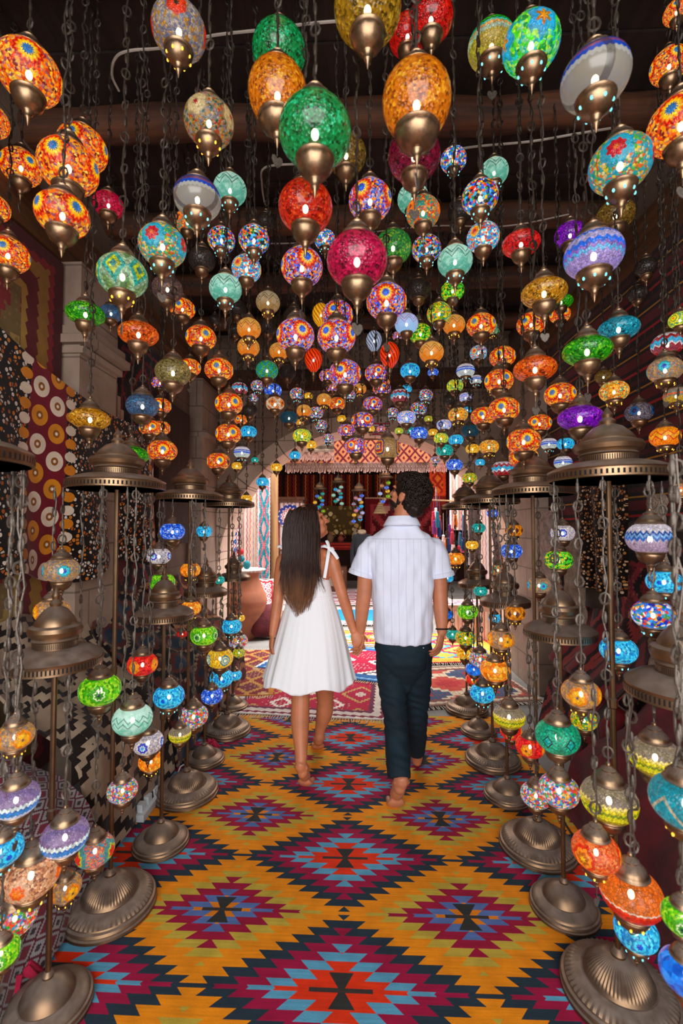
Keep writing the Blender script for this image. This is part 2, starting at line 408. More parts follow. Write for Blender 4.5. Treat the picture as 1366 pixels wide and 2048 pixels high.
for k in range(n):
    a0 = PI * k / n + .004; a1 = PI * (k + 1) / n - .004
    q = arch_poly(AR - .004, a0, a1, 4) + list(reversed(arch_poly(AR + .17, a0, a1, 4))); xz(list(reversed(q)), YB - .035, YB + .47, mb)
for sx in (-1, 1):
    for k in range(3): mb.box((ACX + sx * (AR + .08), YB + .21, .155 + k * .31), (.18, .5, .3))
struct('trim_12', mb, STONE2, 30)
# left wall pilaster with capital and blind arch haunch
mb = MB(); mb.box((WL + .07, 2.83, 1.55), (.14, .42, 3.1)); mb.box((WL + .10, 2.83, 2.62), (.22, .50, .05)); mb.box((WL + .09, 2.83, 2.68), (.19, .46, .05)); mb.box((WL + .085, 2.83, 2.56), (.17, .45, .04))
for k in range(8): mb.box((WL + .06, 3.06 + k * .045, 2.2 - k * .05), (.12, .05, .62 - k * .07))
struct('trim_13', mb, STONE)
mb = MB(); mb.box((WL + .07, 5.0, 1.55), (.14, .5, 3.1)); mb.box((WL + .09, 5.0, 2.5), (.2, .56, .06)); struct('trim_14', mb, STONE)
mb = MB(); mb.box((WR - .07, 4.55, 1.55), (.14, .75, 3.1)); struct('trim_15', mb, STONE)
mb = MB(); mb.box((WL + .04, 4.2, 2.0), (.08, .7, 1.3)); struct('door_1', mb, wood_mat('dark lattice shutter', '#1c0e08', '#40200f', 2))

# cables along the ceiling
def cat_pts(pts, k=6):
    out = []
    for i in range(len(pts) - 1):
        p0 = pts[max(i - 1, 0)]; p1 = pts[i]; p2 = pts[i + 1]; p3 = pts[min(i + 2, len(pts) - 1)]
        for s in range(k):
            t = s / k; out.append(tuple(.5 * ((2 * b) + (-a + c) * t + (2 * a - 5 * b + 4 * c - d) * t * t + (-a + 3 * b - 3 * c + d) * t ** 3) for a, b, c, d in zip(p0, p1, p2, p3)))
    return out + [tuple(pts[-1])]
def cable(pts, r, label, mat, nm='electric_cable'):
    mb = MB(); mb.tube([q_[:3] for q_ in cat_pts(pts)], r, 6); o = link(nm, mb.mesh(nm, mat)); tag(o, label, 'cable'); return o
CAB = simple('white cable', '#a89c90', .5); CABD = simple('black cable', '#1a1a1c', .5)
def cpx(l, z): return [tuple(P(a, b, (z - 1.5) * FPX / (1056 - b))) for a, b in l]
cable(cpx([(238, 182), (224, 150), (232, 115), (262, 101), (330, 95), (420, 72), (520, 60), (640, 45), (760, 38)], 3.55), .006, 'pale cable looping down and running along the roof beams near the front', CAB)
cable(cpx([(530, 410), (524, 370), (530, 335), (600, 328)], 3.5), .006, 'short pale cable hooking down beside the big green globe', CAB)
cable(cpx([(905, 300), (960, 292), (1060, 283), (1150, 268), (1230, 255)], 3.5), .006, 'pale cable crossing the roof at right behind the blue banded lantern', CAB)
cable(cpx([(540, 487), (600, 485), (700, 470), (860, 452), (1010, 452), (1140, 428)], 3.55), .005, 'thin pale cable crossing mid ceiling behind the magenta globe', CAB)

# ================================================================== LIGHT-WEIGHT FLOOR TEXTILES
def floor_rug(name, label, w, h, x, y, rz, z, mat, group=None, fringe=(-1, 1), cat='rug'):
    rr = random.Random(int(x * 100 + y * 10))
    ph = rr.uniform(0, 6)
    return textile(name, label, cat, w, h, (x, y, z), (0, 0, rz), mat, 0, 0, fringe, None, group, .009, lambda u, v, a, b, c: (a, b + .006 * math.sin(u * 9 + ph), .002 + .002 * math.sin(u * 13 + v * 9 + ph)), 30, 30)
o = textile('kilim_runner', 'long bright diamond-patterned kilim runner covering the passage floor under the couple', 'kilim', 2.32, 5.1, (-.02, 1.13, .002), (0, 0, 0), kilim_mat(), fx=lambda u, v, a, b, c: (a, b, .001 + .001 * math.sin(u * 17 + v * 23)), nx=30, ny=60, th=.01)
RB = [(.03, '#e6ddd2'), (.07, '#8a1030'), (.10, '#e6ddd2'), (.13, '#39407a')]
redrug = rug_mat('red rug white motifs', 1.35, 1.0, [(0, '#e8dfd6'), (.03, '#7d1d3a'), (.06, '#d8c9bd'), (.12, '#6e2b48'), (.15, '#eadfd6')], [(0, '#d9c7b8'), (.1, '#b1123c'), (.3, '#c3a05a'), (.38, '#b5103a'), (.72, '#efe2d6'), (.82, '#b5103a')], (.44, .5), 9)
floor_rug('patterned_rug', 'crimson rug with white medallions lying just beyond the diamond kilim', 1.35, 1.0, -.42, 4.12, math.radians(-4), .014, redrug)
bluerug = rug_mat('blue bordered crimson rug', 1.5, 1.3, [(0, '#dfe6ee'), (.04, '#2c64a0'), (.10, '#7db0d6'), (.13, '#2a5d98'), (.22, '#2a5d98')], [(0, '#f2e8de'), (.14, '#352a45'), (.22, '#f0e6dc'), (.34, '#b50f3c')], (.5, .42), 7)
floor_rug('patterned_rug', 'crimson rug with blue border behind the couple between the two figures', 1.5, 1.2, -.2, 5.15, math.radians(-18), .026, bluerug)
brownrug = rug_mat('brown red rug', 1.0, 1.8, [(0, '#5c3a28'), (.05, '#9a3420'), (.12, '#c07a2a'), (.16, '#5a1f24')], [(0, '#caa26a'), (.16, '#7a1c26'), (.42, '#b8843c'), (.6, '#6b2330')], (.3, .36), 6)
floor_rug('patterned_rug', 'brown and rust rug at left beyond the lamp stands', .8, 1.5, -1.22, 4.75, math.radians(6), .02, brownrug)
navyrug = rug_mat('beige navy rug', 1.5, 1.1, [(0, '#d9d0c6'), (.03, '#8a6a58'), (.09, '#cbb7a0'), (.13, '#7d4a40'), (.17, '#cdb9a2')], [(0, '#b22a32'), (.2, '#c04a3a'), (.4, '#d7c6a8'), (.52, '#36506f'), (.8, '#a02c34')], (.62, .5), 5)
floor_rug('patterned_rug', 'muted beige, navy and red rug at right behind the man', 1.3, 1.0, .85, 4.4, math.radians(10), .017, navyrug)
yelrug = rug_mat('orange yellow rug', 1.6, 1.5, [(0, '#e8a23a'), (.05, '#c2182f'), (.1, '#f0a838'), (.2, '#f2b950'), (.23, '#c82a3a')], [(0, '#efb440'), (.22, '#34a0b8'), (.34, '#d02a44'), (.5, '#f0c060'), (.7, '#c21f3c')], (.55, .4), 5)
floor_rug('patterned_rug', 'orange and yellow rug with turquoise motifs in the sunlit courtyard at right', 1.7, 1.35, .95, 5.75, math.radians(5), .021, yelrug)
floor_rug('patterned_rug', 'orange and white rug in the courtyard seen between the couple', 1.3, .85, -.1, 6.15, math.radians(-3), .036, rug_mat('orange white rug', 1.3, .85, [(0, '#f5efe8'), (.05, '#d6452c'), (.1, '#f0b04a'), (.14, '#c21f3c')], [(0, '#2f9ec0'), (.18, '#f6efe6'), (.4, '#e8862a'), (.65, '#c61f3c')], (.42, .42), 5))
floor_rug('patterned_rug', 'white, red and turquoise rug at left of the courtyard', 1.1, 1.4, -1.4, 6.9, math.radians(-8), .03, rug_mat('white turq rug', 1.1, 1.4, [(0, '#f5efe8'), (.05, '#c21f3c'), (.1, '#f0e6dc'), (.14, '#3aa6c8')], [(0, '#c21f3c'), (.3, '#f6efe6'), (.5, '#e8962a'), (.7, '#3a9cc0')], (.36, .42), 5))
t_ = NT('turquoise centre rug'); o_, x_, y_, z_ = t_.obj(); e_ = t_.M('MINIMUM', t_.M('SUBTRACT', .95, t_.M('ABSOLUTE', x_)), t_.M('SUBTRACT', .75, t_.M('ABSOLUTE', y_)))
c_ = t_.ramp(t_.M('DIVIDE', t_.M('ADD', e_, t_.M('MULTIPLY', tri(t_, t_.M('MULTIPLY', t_.M('ADD', x_, y_), 9)), .03)), .6, clamp=True), [(0, '#f6f0ea'), (.06, '#c83050'), (.13, '#f6f0ea'), (.26, '#e090a0'), (.36, '#f6f0ea'), (.44, '#1e8fc4')])
floor_rug('patterned_rug', 'white bordered rug with plain turquoise centre behind the held hands', 1.9, 1.5, -.05, 7.75, 0, .022, t_.done(wool(t_, c_, o_, .1)))
floor_rug('patterned_rug', 'pink, white and red rug spread over the rear courtyard floor', 3.4, 2.2, .2, 9.9, 0, .02, rug_mat('pink white rug', 3.4, 2.2, [(0, '#e8dfe0'), (.1, '#b25a70'), (.2, '#e8dcdc'), (.3, '#9a3c50')], [(0, '#e6d8d8'), (.3, '#b46a7c'), (.6, '#e0c8c8'), (.8, '#8a3044')], (.7, .5), 5))
floor_rug('patterned_rug', 'orange and white patterned rug at far right of the courtyard', 1.2, 1.8, 2.2, 7.5, 0, .02, rug_mat('far right rug', 1.2, 1.8, [(0, '#f5efe8'), (.06, '#c83048'), (.12, '#f2e6dc')], [(0, '#e8962a'), (.3, '#f6efe6'), (.5, '#b8203c'), (.7, '#f0dcc8')], (.4, .42), 5))

# ================================================================== WALL TEXTILES
QL = (PI / 2, 0, PI / 2)                 # hung on the left wall, facing +x: local x -> +y, local y -> up
QR = (PI / 2, 0, -PI / 2)                # hung on the right wall, facing -x: local x -> -y
QF = (PI / 2, 0, 0)                      # facing -y
wine = rug_mat('wine and gold carpet', 1.7, 2.9, [(0, '#4a1418'), (.08, '#7d1c22'), (.12, '#8a6428'), (.2, '#5c1b1e'), (.28, '#a07c3a'), (.31, '#501a1c')], [(0, '#a08446'), (.25, '#6e5a34'), (.5, '#7d2428'), (.75, '#8a7040')], (.5, .7), 8)
textile('hanging_carpet', 'tall wine and gold carpet hanging at the far left edge', 'carpet', 1.7, 2.9, (WL + .03, 1.74, 1.62), QL, wine, .01, 2)
navy = rug_mat('navy and red geometric carpet', 1.0, 2.5, [(0, '#30100f'), (.04, '#141420'), (.08, '#8a1c1c'), (.10, '#101018'), (.17, '#6a1620'), (.19, '#101018')], [(0, '#10131f'), (.25, '#7a1a1e'), (.31, '#0e1019'), (.52, '#8a2020'), (.56, '#0f1220'), (.8, '#611518')], (.62, .8), 14)
textile('hanging_carpet', 'dark navy carpet with red hooked geometric lines in the left wall niche', 'carpet', 1.0, 2.5, (WL + .03, 3.62, 1.78), QL, navy, .01, 2)
suz = spots_mat('spotted suzani', panel=(-.38, .95))
def suz_fx(u, v, a, b, c):
    return (a, b + .10 * math.sin(u * PI * 1.0 + .2) * (-1) * v - .24 * u * v + .05 * (1 - v) * math.sin(u * 11), c + .05 * math.sin(u * 15 + v * 2) * (1.1 - v) + .03)
textile('hanging_textile', 'black suzani cloth with orange and white spots and rosettes draped on the left wall', 'textile', 1.75, 1.25, (WL + .12, 2.72, 1.86), QL, suz, 0, 0, fx=suz_fx, nx=60, ny=24)
textile('hanging_carpet', 'dark red and black carpet hanging low behind the left lamp stands', 'carpet', .9, 1.2, (WL + .05, 3.1, .95), QL, rug_mat('dark red black carpet', .9, 1.2, [(0, '#180c0c'), (.04, '#6a1418'), (.10, '#14100f'), (.16, '#8a6a48'), (.17, '#5e1216')], [(0, '#0f0c10'), (.3, '#7a1a1e'), (.5, '#120f14'), (.7, '#641418')], (.4, .5), 8), .015, 2)
t_ = NT('red striped tent kilim'); o_, x_, y_, z_ = t_.obj()
f_ = t_.M('FRACT', t_.M('DIVIDE', t_.M('ADD', y_, t_.M('MULTIPLY', t_.noise(o_, 2, 2), .02)), .22))
c_ = t_.ramp(f_, [(0, '#170808'), (.16, '#a81414'), (.23, '#1c0808'), (.34, '#5c0d10'), (.62, '#200a0a'), (.70, '#b07a18'), (.75, '#1a0808'), (.86, '#400b0e')])
z1 = t_.M('MULTIPLY', t_.M('LESS_THAN', tri(t_, t_.M('MULTIPLY', x_, 12)), t_.M('MULTIPLY', f_, 1.1)), t_.M('LESS_THAN', f_, .16)); c_ = t_.mix(t_.M('MULTIPLY', z1, .6), c_, rgb('#6d2a1c'))
textile('hanging_kilim', 'large dark red kilim with bright red and mustard stripes covering the right wall', 'kilim', 3.5, 1.75, (WR - .03, 3.12, 2.42), QR, t_.done(wool(t_, c_, o_, .1)), .012, 3)
deepred = rug_mat('deep red carpet', 2.0, 1.35, [(0, '#260a0c'), (.06, '#6e1218'), (.10, '#180a0c'), (.17, '#84202a'), (.19, '#1c0c10')], [(0, '#7d1a24'), (.2, '#1c0c12'), (.4, '#8a2530'), (.6, '#4a0e16'), (.85, '#a06a50')], (.3, .36), 8)
textile('hanging_carpet', 'deep red carpet hanging low on the right wall behind the lamp stands', 'carpet', 2.0, 1.4, (WR - .05, 2.15, .78), QR, deepred, .015, 2)
textile('hanging_carpet', 'dark carpet with red leaves hanging low at the far right edge', 'carpet', 1.1, 1.5, (WR - .04, .6, .8), QR, deepred, .015, 2)
leop = spots_mat('leopard spotted suzani', '#120b08', ('#a87038', '#c9a070', '#8a5024', '#d0b090'), 46, False)
textile('hanging_textile', 'narrow spotted brown textile hanging on the right wall', 'textile', .55, .75, (WR - .10, 3.15, 1.45), QR, leop, .03, 2.5)
flc = simple('matted fleece', '#a38f7b', .95, 0, .25, 18, 1.0, .03)
def fleece(loc, w, h, label, mat, rot=QR):
    return textile('sheepskin', label, 'sheepskin', w, h, loc, rot, mat, 0, 0, fx=lambda u, v, a, b, c: (a * (1 + .18 * math.sin(v * 11)) , b, .03 * noise.noise(Vector((a * 14, b * 14, w))) + .03 * math.sin(u * PI)), nx=30, ny=46, th=.02)
fleece((WR - .09, 3.55, 1.0), .34, .95, 'long matted beige sheepskin hanging on the right wall below the spotted textile', flc)
fleece((WR - .11, 2.55, 1.18), .13, 1.0, 'thin wavy pale sheepskin strip hanging at right beside the near lamp pole', flc)
fleece((WR - .09, 4.05, 1.15), .3, 1.0, 'pinkish grey sheepskin hanging on the stone pier at right', simple('pale fleece', '#b8a396', .95, 0, .25, 18, 1.0, .03))
# carpets draped over the low side benches
def bench_rug(side, y0, y1, label, mat, top=.62, outx=.62, th=.015):
    # profile from wall top, sloping forward, dropping to the floor
    L = y1 - y0; prof = [(0.05, top + .42), (.16, top + .18), (.34, top + .03), (outx - .12, top - .04), (outx - .02, top - .14), (outx + .02, top - .36), (outx + .05, .02)]
    seg = [0]
    for i in range(1, len(prof)): seg.append(seg[-1] + math.dist(prof[i], prof[i - 1]))
    tot = seg[-1]; n = 26; m = 24; mb = MB(); vs = []
    for s_ in (0, 1):
        for j in range(n + 1):
            d = tot * j / n; k = max(i for i in range(len(seg) - 1) if seg[i] <= d + 1e-9); f = (d - seg[k]) / (seg[k + 1] - seg[k])
            px = prof[k][0] + (prof[k + 1][0] - prof[k][0]) * f; pz = prof[k][1] + (prof[k + 1][1] - prof[k][1]) * f
            for i in range(m + 1):
                wv = .012 * math.sin(i * .8 + j * .3)
                vs.append((px + wv + s_ * th, (i / m - .5) * L, pz + wv + s_ * th * .5))
    n1 = (m + 1) * (n + 1); fs = []
    for j in range(n):
        for i in range(m):
            a = j * (m + 1) + i; fs.append((a + n1, a + m + 1 + n1, a + m + 2 + n1, a + 1 + n1)); fs.append((a, a + 1, a + m + 2, a + m + 1))
    for i in range(m):
        fs.append((i + 1, i, i + n1, i + 1 + n1)); b = n * (m + 1) + i; fs.append((b, b + 1, b + 1 + n1, b + n1))
    for j in range(n):
        a = j * (m + 1); b = a + m + 1; fs.append((a, b, b + n1, a + n1)); a += m; b += m; fs.append((a, a + n1, b + n1, b))
    if side > 0: vs = [(-x, y, z) for x, y, z in vs]; fs = [tuple(reversed(f)) for f in fs]
    mb.add(vs, fs)
    o = link('draped_carpet', mb.mesh('draped_carpet', mat), None, ((WL if side < 0 else WR), (y0 + y1) / 2, 0)); tag(o, label, 'carpet'); return o
def axis_rug(name, cols, cell=.4):      # pattern for draped ones (object y / z plane)
    t = NT(name); o, x, y, z = t.obj(); s = t.M('SUBTRACT', z, x)
    b = t.M('MULTIPLY', t.M('ABSOLUTE', t.M('SUBTRACT', t.M('FRACT', t.M('DIVIDE', s, cell)), .5)), 2); a = t.M('MULTIPLY', t.M('ABSOLUTE', t.M('SUBTRACT', t.M('FRACT', t.M('DIVIDE', y, cell * 1.2)), .5)), 2)
    bq = t.M('DIVIDE', t.M('FLOOR', t.M('MULTIPLY', b, 7)), 7); m = t.M('DIVIDE', t.M('ADD', a, bq), 2)
    m = t.M('ADD', m, t.M('MULTIPLY', t.M('SUBTRACT', t.noise(o, 16, 2), .5), .1))
    return t.done(wool(t, t.ramp(m, cols), o, .1, 120))
bench_rug(-1, 1.95, 2.75, 'dark rug with tan stepped motifs draped over the left bench nearest the camera', axis_rug('tan black draped', [(0, '#8e7a66'), (.2, '#1c1310'), (.3, '#9c8872'), (.42, '#1c1310'), (.55, '#8e7a66'), (.7, '#2a1c18'), (.8, '#7a6655')], .5))
bench_rug(-1, 2.8, 3.6, 'dark navy and maroon rug draped over the left bench in the middle', axis_rug('navy maroon draped', [(0, '#1b2a3c'), (.2, '#4b1a1c'), (.34, '#8a7258'), (.4, '#141418'), (.6, '#5a2a24'), (.75, '#24384c')]))
bench_rug(-1, 3.65, 4.5, 'brown patterned rug draped over the left bench farthest back', axis_rug('brown draped', [(0, '#6d2a20'), (.25, '#2c1a14'), (.5, '#94603a'), (.7, '#4a1c1a')], .3))
bench_rug(-1, 1.0, 1.9, 'grey and maroon woven rug hanging to the floor at the lower left corner', axis_rug('grey maroon draped', [(0, '#6e2a34'), (.3, '#8d8a8c'), (.45, '#55202c'), (.6, '#8d8a8c'), (.8, '#3c3238')], .07), .5, .68)
bench_rug(1, 2.6, 3.5, 'dark red rug draped over the right bench behind the middle lamps', axis_rug('red draped right', [(0, '#6a1218'), (.3, '#240a0c'), (.5, '#7d2a24'), (.7, '#1a0a0c')], .2), .5, .34)
bench_rug(1, .6, 1.55, 'dark maroon rug draped low at the right edge nearest the camera', axis_rug('maroon draped right', [(0, '#3a0c14'), (.3, '#140a0e'), (.5, '#4a1a22'), (.7, '#100a0c')], .2), .42, .5)
# crimson velvet cushions tucked beneath the right stands
def cushion(name, label, c, r, rot, mat, cat='cushion'):
    mb = MB(); vs = []; n, m = 28, 16
    for i in range(m + 1):
        ph = -PI / 2 + PI * i / m
        for k in range(n):
            a = 2 * PI * k / n; ca, sa = math.cos(a), math.sin(a)
            sq = (abs(ca) ** 4 + abs(sa) ** 4) ** (-.25)
            rr_ = math.cos(ph) ** .45 * sq
            p = Vector((r[0] * rr_ * ca, r[1] * rr_ * sa, r[2] * math.sin(ph) * (1 - .35 * min(1, rr_ / 1.19) ** 2)))
            p += p.normalized() * .01 * noise.noise(p * 12); vs.append(p)
    fs = [(i * n + k, i * n + (k + 1) % n, (i + 1) * n + (k + 1) % n, (i + 1) * n + k) for i in range(m) for k in range(n)]
    mb.add(vs, fs); o = link(name, mb.mesh(name, mat, None, 0 + 60), None, c); o.rotation_euler = rot; tag(o, label, cat); return o
VEL = simple('crimson velvet', '#5a0614', .85, 0, .25, 9, .4, .01, .05)
bench_rug(1, 1.62, 2.52, 'dark crimson velvet cloth draped over a low bench behind the right lamp bases', VEL, .40, .62)
for i, (px_, py_, yy) in enumerate([(268, 1770, 1.83), (95, 1955, 1.48), (418, 1490, 3.05)]):
    p = P(px_, py_, yy); mb = MB(); r_ = random.Random(i)
    for k in range(12):
        a = r_.uniform(0, 2 * PI); mb.tube([(0, 0, .04), (.03 * math.cos(a), .03 * math.sin(a), .05), (.07 * math.cos(a), .07 * math.sin(a), .012)], [.012, .016, .004], 6)
    o = link('wool_tassel', mb.mesh('wool_tassel', simple('magenta wool', '#b0103c', .9)), None, (p.x + (-.1 if i != 2 else 0) , yy, .02))
    tag(o, ['magenta wool tassel lying by the large fully visible left lamp base', 'magenta wool tassel at the lower left corner by the cropped lamp base', 'magenta wool tassel between the farther left lamp bases'][i], 'tassel')
# ================================================================== LANTERN GLASS
def finish_globe(t, col, s, trans=.22, rough=.22, cell=None, coat=.35):
    s *= .62; trans *= 1.25; base = t.mix(1, col, (.42, .42, .42, 1), 'MULTIPLY')
    col = t.mix(1, col, t.mix(.4, (1, 1, 1, 1), col), 'MULTIPLY')
    b = t.bsdf(base, rough, 0, cell, .35, .02, .5, 0, col, s, coat)
    if trans:
        tr = t.n('ShaderNodeBsdfTransparent'); t.inp(tr.inputs[0], t.mix(.35, col, (1, 1, 1, 1)))
        m = t.n('ShaderNodeMixShader'); t.inp(m.inputs[0], trans); t.t.links.new(b, m.inputs[1]); t.t.links.new(tr.outputs[0], m.inputs[2]); b = m.outputs[0]
    mt = t.done(b); mt.cycles.emission_sampling = 'NONE'; return mt
def uvz(t):
    o, x, y, z = t.obj()
    u = t.M('ADD', t.M('DIVIDE', t.M('ARCTAN2', y, x), 2 * PI), .5)
    return o, u, z
def tiles(t, o, scale, pal):
    v = t.vor(o, scale); sc = t.n('ShaderNodeSeparateColor'); t.t.links.new(v.outputs['Color'], sc.inputs[0])
    n = len(pal); c = t.ramp(sc.outputs[0], [(i / n, p) for i, p in enumerate(pal)])
    e = t.vor(o, scale, 'DISTANCE_TO_EDGE').outputs['Distance']
    return c, e, sc.outputs[1]
def grout(t, c, e, r, dark=.35, th=.035):
    c = t.mix(1, c, t.ramp(r, [(0, (.75, .75, .75)), (1, (1.25, 1.25, 1.25))], 'LINEAR'), 'MULTIPLY')
    return t.mix(t.M('MULTIPLY', t.M('LESS_THAN', e, th), dark), c, (.05, .03, .02, 1))
def g_sun(name, rings, pal, n=4, R=.26, scale=17, s=1.15, teeth=14, zc=0.0, jag=.07):
    t = NT(name); o, u, z = uvz(t); c, e, r = tiles(t, o, scale, pal)
    a = t.M('MULTIPLY', t.M('SUBTRACT', t.M('FRACT', t.M('MULTIPLY', u, n)), .5), PI / n)
    b = t.M('SUBTRACT', z, zc)
    d = t.M('SQRT', t.M('ADD', t.M('MULTIPLY', a, a), t.M('MULTIPLY', b, b)))
    th = t.M('ARCTAN2', b, a)
    d = t.M('ADD', t.M('DIVIDE', d, R), t.M('MULTIPLY', t.M('COSINE', t.M('MULTIPLY', th, teeth)), jag))
    rc = t.ramp(t.M('MINIMUM', d, 1), rings)
    c = t.mix(t.M('LESS_THAN', d, 1), c, rc)
    return finish_globe(t, grout(t, c, e, r), s, cell=e)
def g_conf(name, pal, scale=15, s=1.1, zt=None, dark=.45):
    t = NT(name); o, u, z = uvz(t); c, e, r = tiles(t, o, scale, pal)
    if zt: c = t.mix(t.M('GREATER_THAN', z, zt[0]), c, rgb(zt[1]))
    return finish_globe(t, grout(t, c, e, r, dark, .05), s, cell=e)
def g_band(name, stops, zig=.0, k=20, scale=26, s=1.05):
    scale = min(scale, 20)
    t = NT(name); o, u, z = uvz(t)
    v = t.M('ADD', t.M('ADD', z, .5), t.M('MULTIPLY', t.M('SUBTRACT', tri(t, t.M('MULTIPLY', u, k)), .5), zig))
    e = t.vor(o, scale, 'DISTANCE_TO_EDGE').outputs['Distance']; vv = t.vor(o, scale); sc = t.n('ShaderNodeSeparateColor'); t.t.links.new(vv.outputs['Color'], sc.inputs[0])
    return finish_globe(t, grout(t, t.ramp(v, stops), e, sc.outputs[1], .6, .05), s, cell=e)
def g_crackle(name, c1, c2, c3, s=.9, scale=24, trans=.30):
    t = NT(name); o, u, z = uvz(t)
    v = t.vor(o, scale); sc = t.n('ShaderNodeSeparateColor'); t.t.links.new(v.outputs['Color'], sc.inputs[0])
    n1 = t.noise(o, 7, 6, .8); f = t.M('ADD', t.M('MULTIPLY', sc.outputs[0], .35), t.M('MULTIPLY', n1, .65))
    c = t.ramp(f, [(.34, c1), (.50, c2), (.60, c2), (.70, c3)], 'LINEAR')
    return finish_globe(t, c, s, trans, .12, t.M('ADD', v.outputs['Distance'], sc.outputs[1]), 1)
def g_zig(name, base, base2, line, k=8, amp=.22, s=.9, w=.03):
    t = NT(name); o, u, z = uvz(t); tr_ = t.M('SUBTRACT', tri(t, t.M('MULTIPLY', u, k)), .5)
    n1 = t.noise(o, 8, 3); c = t.ramp(t.M('ADD', n1, t.M('MULTIPLY', z, .6)), [(.3, base), (.65, base2)], 'LINEAR')
    d1 = t.M('ABSOLUTE', t.M('SUBTRACT', z, t.M('MULTIPLY', tr_, amp))); d2 = t.M('ABSOLUTE', t.M('SUBTRACT', t.M('SUBTRACT', z, .12), t.M('MULTIPLY', tr_, amp)))
    l = t.M('MAXIMUM', t.M('LESS_THAN', d1, w * .6), t.M('LESS_THAN', d2, w * .6))
    c = t.mix(t.M('MULTIPLY', l, .8), c, rgb(line)); e = t.vor(o, 22, 'DISTANCE_TO_EDGE').outputs['Distance']
    return finish_globe(t, c, s, .2, .25, e)
def g_lat(name, cs, k=8, hz=.3, s=1.0, scale=24):
    t = NT(name); o, u, z = uvz(t)
    a = t.M('MULTIPLY', t.M('ABSOLUTE', t.M('SUBTRACT', t.M('FRACT', t.M('MULTIPLY', u, k)), .5)), 2)
    b = t.M('DIVIDE', t.M('ABSOLUTE', z), hz); m = t.M('DIVIDE', t.M('ADD', a, b), 2, clamp=True)
    c, e, r = tiles(t, o, scale, ['#ffffff', '#dddddd', '#bbbbbb'])
    col = t.mix(1, t.ramp(m, cs), c, 'MULTIPLY')
    return finish_globe(t, grout(t, col, e, r, .25), s, cell=e)
def g_swirl(name, c1, c2, s=1.0, k=14, tw=3):
    t = NT(name); o, u, z = uvz(t); f = tri(t, t.M('ADD', t.M('MULTIPLY', u, k), t.M('MULTIPLY', z, tw)))
    return finish_globe(t, t.ramp(f, [(.25, c1), (.6, c2)], 'LINEAR'), s, .2, .1, f, 1)
def g_smoke(name, col='#8d8078', s=.10):
    t = NT(name); o, u, z = uvz(t); n1 = t.vor(o, 14).outputs['Distance']
    return finish_globe(t, t.ramp(n1, [(.1, col), (.6, '#5a504a')], 'LINEAR'), s, .45, .08, n1, 1)
SUNR = [(0, '#0c6fb8'), (.16, '#0a8fc8'), (.28, '#0650a0'), (.36, '#ffd81e'), (.56, '#ffb400'), (.68, '#ff6008'), (.76, '#c81004'), (.92, '#ff5206')]
SUNC = [(0, '#1a8cf0'), (.18, '#0a50e0'), (.36, '#ffe23c'), (.54, '#ff9a10'), (.68, '#f03010'), (.84, '#701028'), (.92, '#ff6a20')]
WARM = ['#7a1418', '#b82808', '#ff9a10', '#ffc21e', '#e8480c', '#d08a60', '#ffb62a', '#9a5a70', '#ff7810', '#f4d060']
COOL = ['#2a60ff', '#ff9a20', '#d02030', '#e0c8c8', '#5a30a0', '#ffc830', '#9aa8e8', '#1a80f0', '#e84818', '#401830']
CONF = ['#1a70ff', '#ff3010', '#20b040', '#ffc818', '#18c8f0', '#f0f0e8', '#101820', '#ff7a10', '#0a38c0', '#203020']
G = {}
def T(key, desc, shape, Dm, mat, holes=None): G[key] = (desc, shape, Dm, mat, holes)
T('sw', 'orange and red mosaic lantern with blue-centred sunbursts', 'obl', .15, g_sun('sunburst warm', SUNR, WARM))
T('sW', 'orange and red mosaic lantern of tiny tiles with sunbursts', 'rnd', .19, g_sun('sunburst warm big', SUNR, WARM, 4, .23, 24))
T('sc', 'rainbow mosaic lantern with blue-centred sunbursts on pink and violet tiles', 'rnd', .16, g_sun('sunburst cool', SUNC, COOL, 4, .25, 22))
T('sC', 'pink and blue mosaic lantern with tiny sunbursts', 'obl', .14, g_sun('sunburst cool small', SUNC, COOL, 4, .22, 16))
T('st', 'turquoise mosaic lantern with red and yellow sunbursts', 'rnd', .13, g_sun('sunburst turquoise', [(0, '#d82008'), (.3, '#ff8a10'), (.55, '#ffd020'), (.8, '#18b0d8')], ['#18b8e8', '#30d8e8', '#f0f0e0', '#ff8a20', '#1878d0', '#e04028'], 3, .2, 18))
T('of', 'orange and teal mosaic lantern with flame medallions', 'rnd', .14, g_sun('sunburst orange teal', [(0, '#c01008'), (.22, '#ff9a10'), (.55, '#ff6a10'), (.75, '#10a8a0'), (.9, '#e07018')], ['#e07a20', '#10a090', '#d84818', '#e8b040', '#2a9a80'], 3, .24, 18))
T('cf', 'confetti mosaic lantern of blue, red, green and yellow chips', 'rnd', .13, g_conf('confetti', CONF), 'c')
T('cb', 'blue confetti mosaic lantern with red and white chips', 'rnd', .13, g_conf('confetti blue', ['#0a50ff', '#1890ff', '#ff4818', '#f4f4f0', '#0a28b0', '#18b0f0', '#ffc020', '#20a040'], 13), 'c')
T('cg', 'green confetti mosaic lantern', 'rnd', .12, g_conf('confetti green', ['#20c828', '#109018', '#b0e830', '#ffd828', '#084810', '#40e050']), None)
T('cy', 'yellow-green confetti mosaic lantern', 'obl', .12, g_conf('confetti yellow green', ['#c8d818', '#90c818', '#f0d820', '#5a9a10', '#ff9a18', '#20a0a0']), None)
T('tq', 'turquoise mosaic lantern', 'obl', .12, g_sun('turquoise mosaic', [(0, '#0a50d8'), (.4, '#30d8f8'), (.8, '#1098d0')], ['#18a8e0', '#40d0f0', '#1080c8', '#60e0f0'], 4, .17, 16, teeth=8))
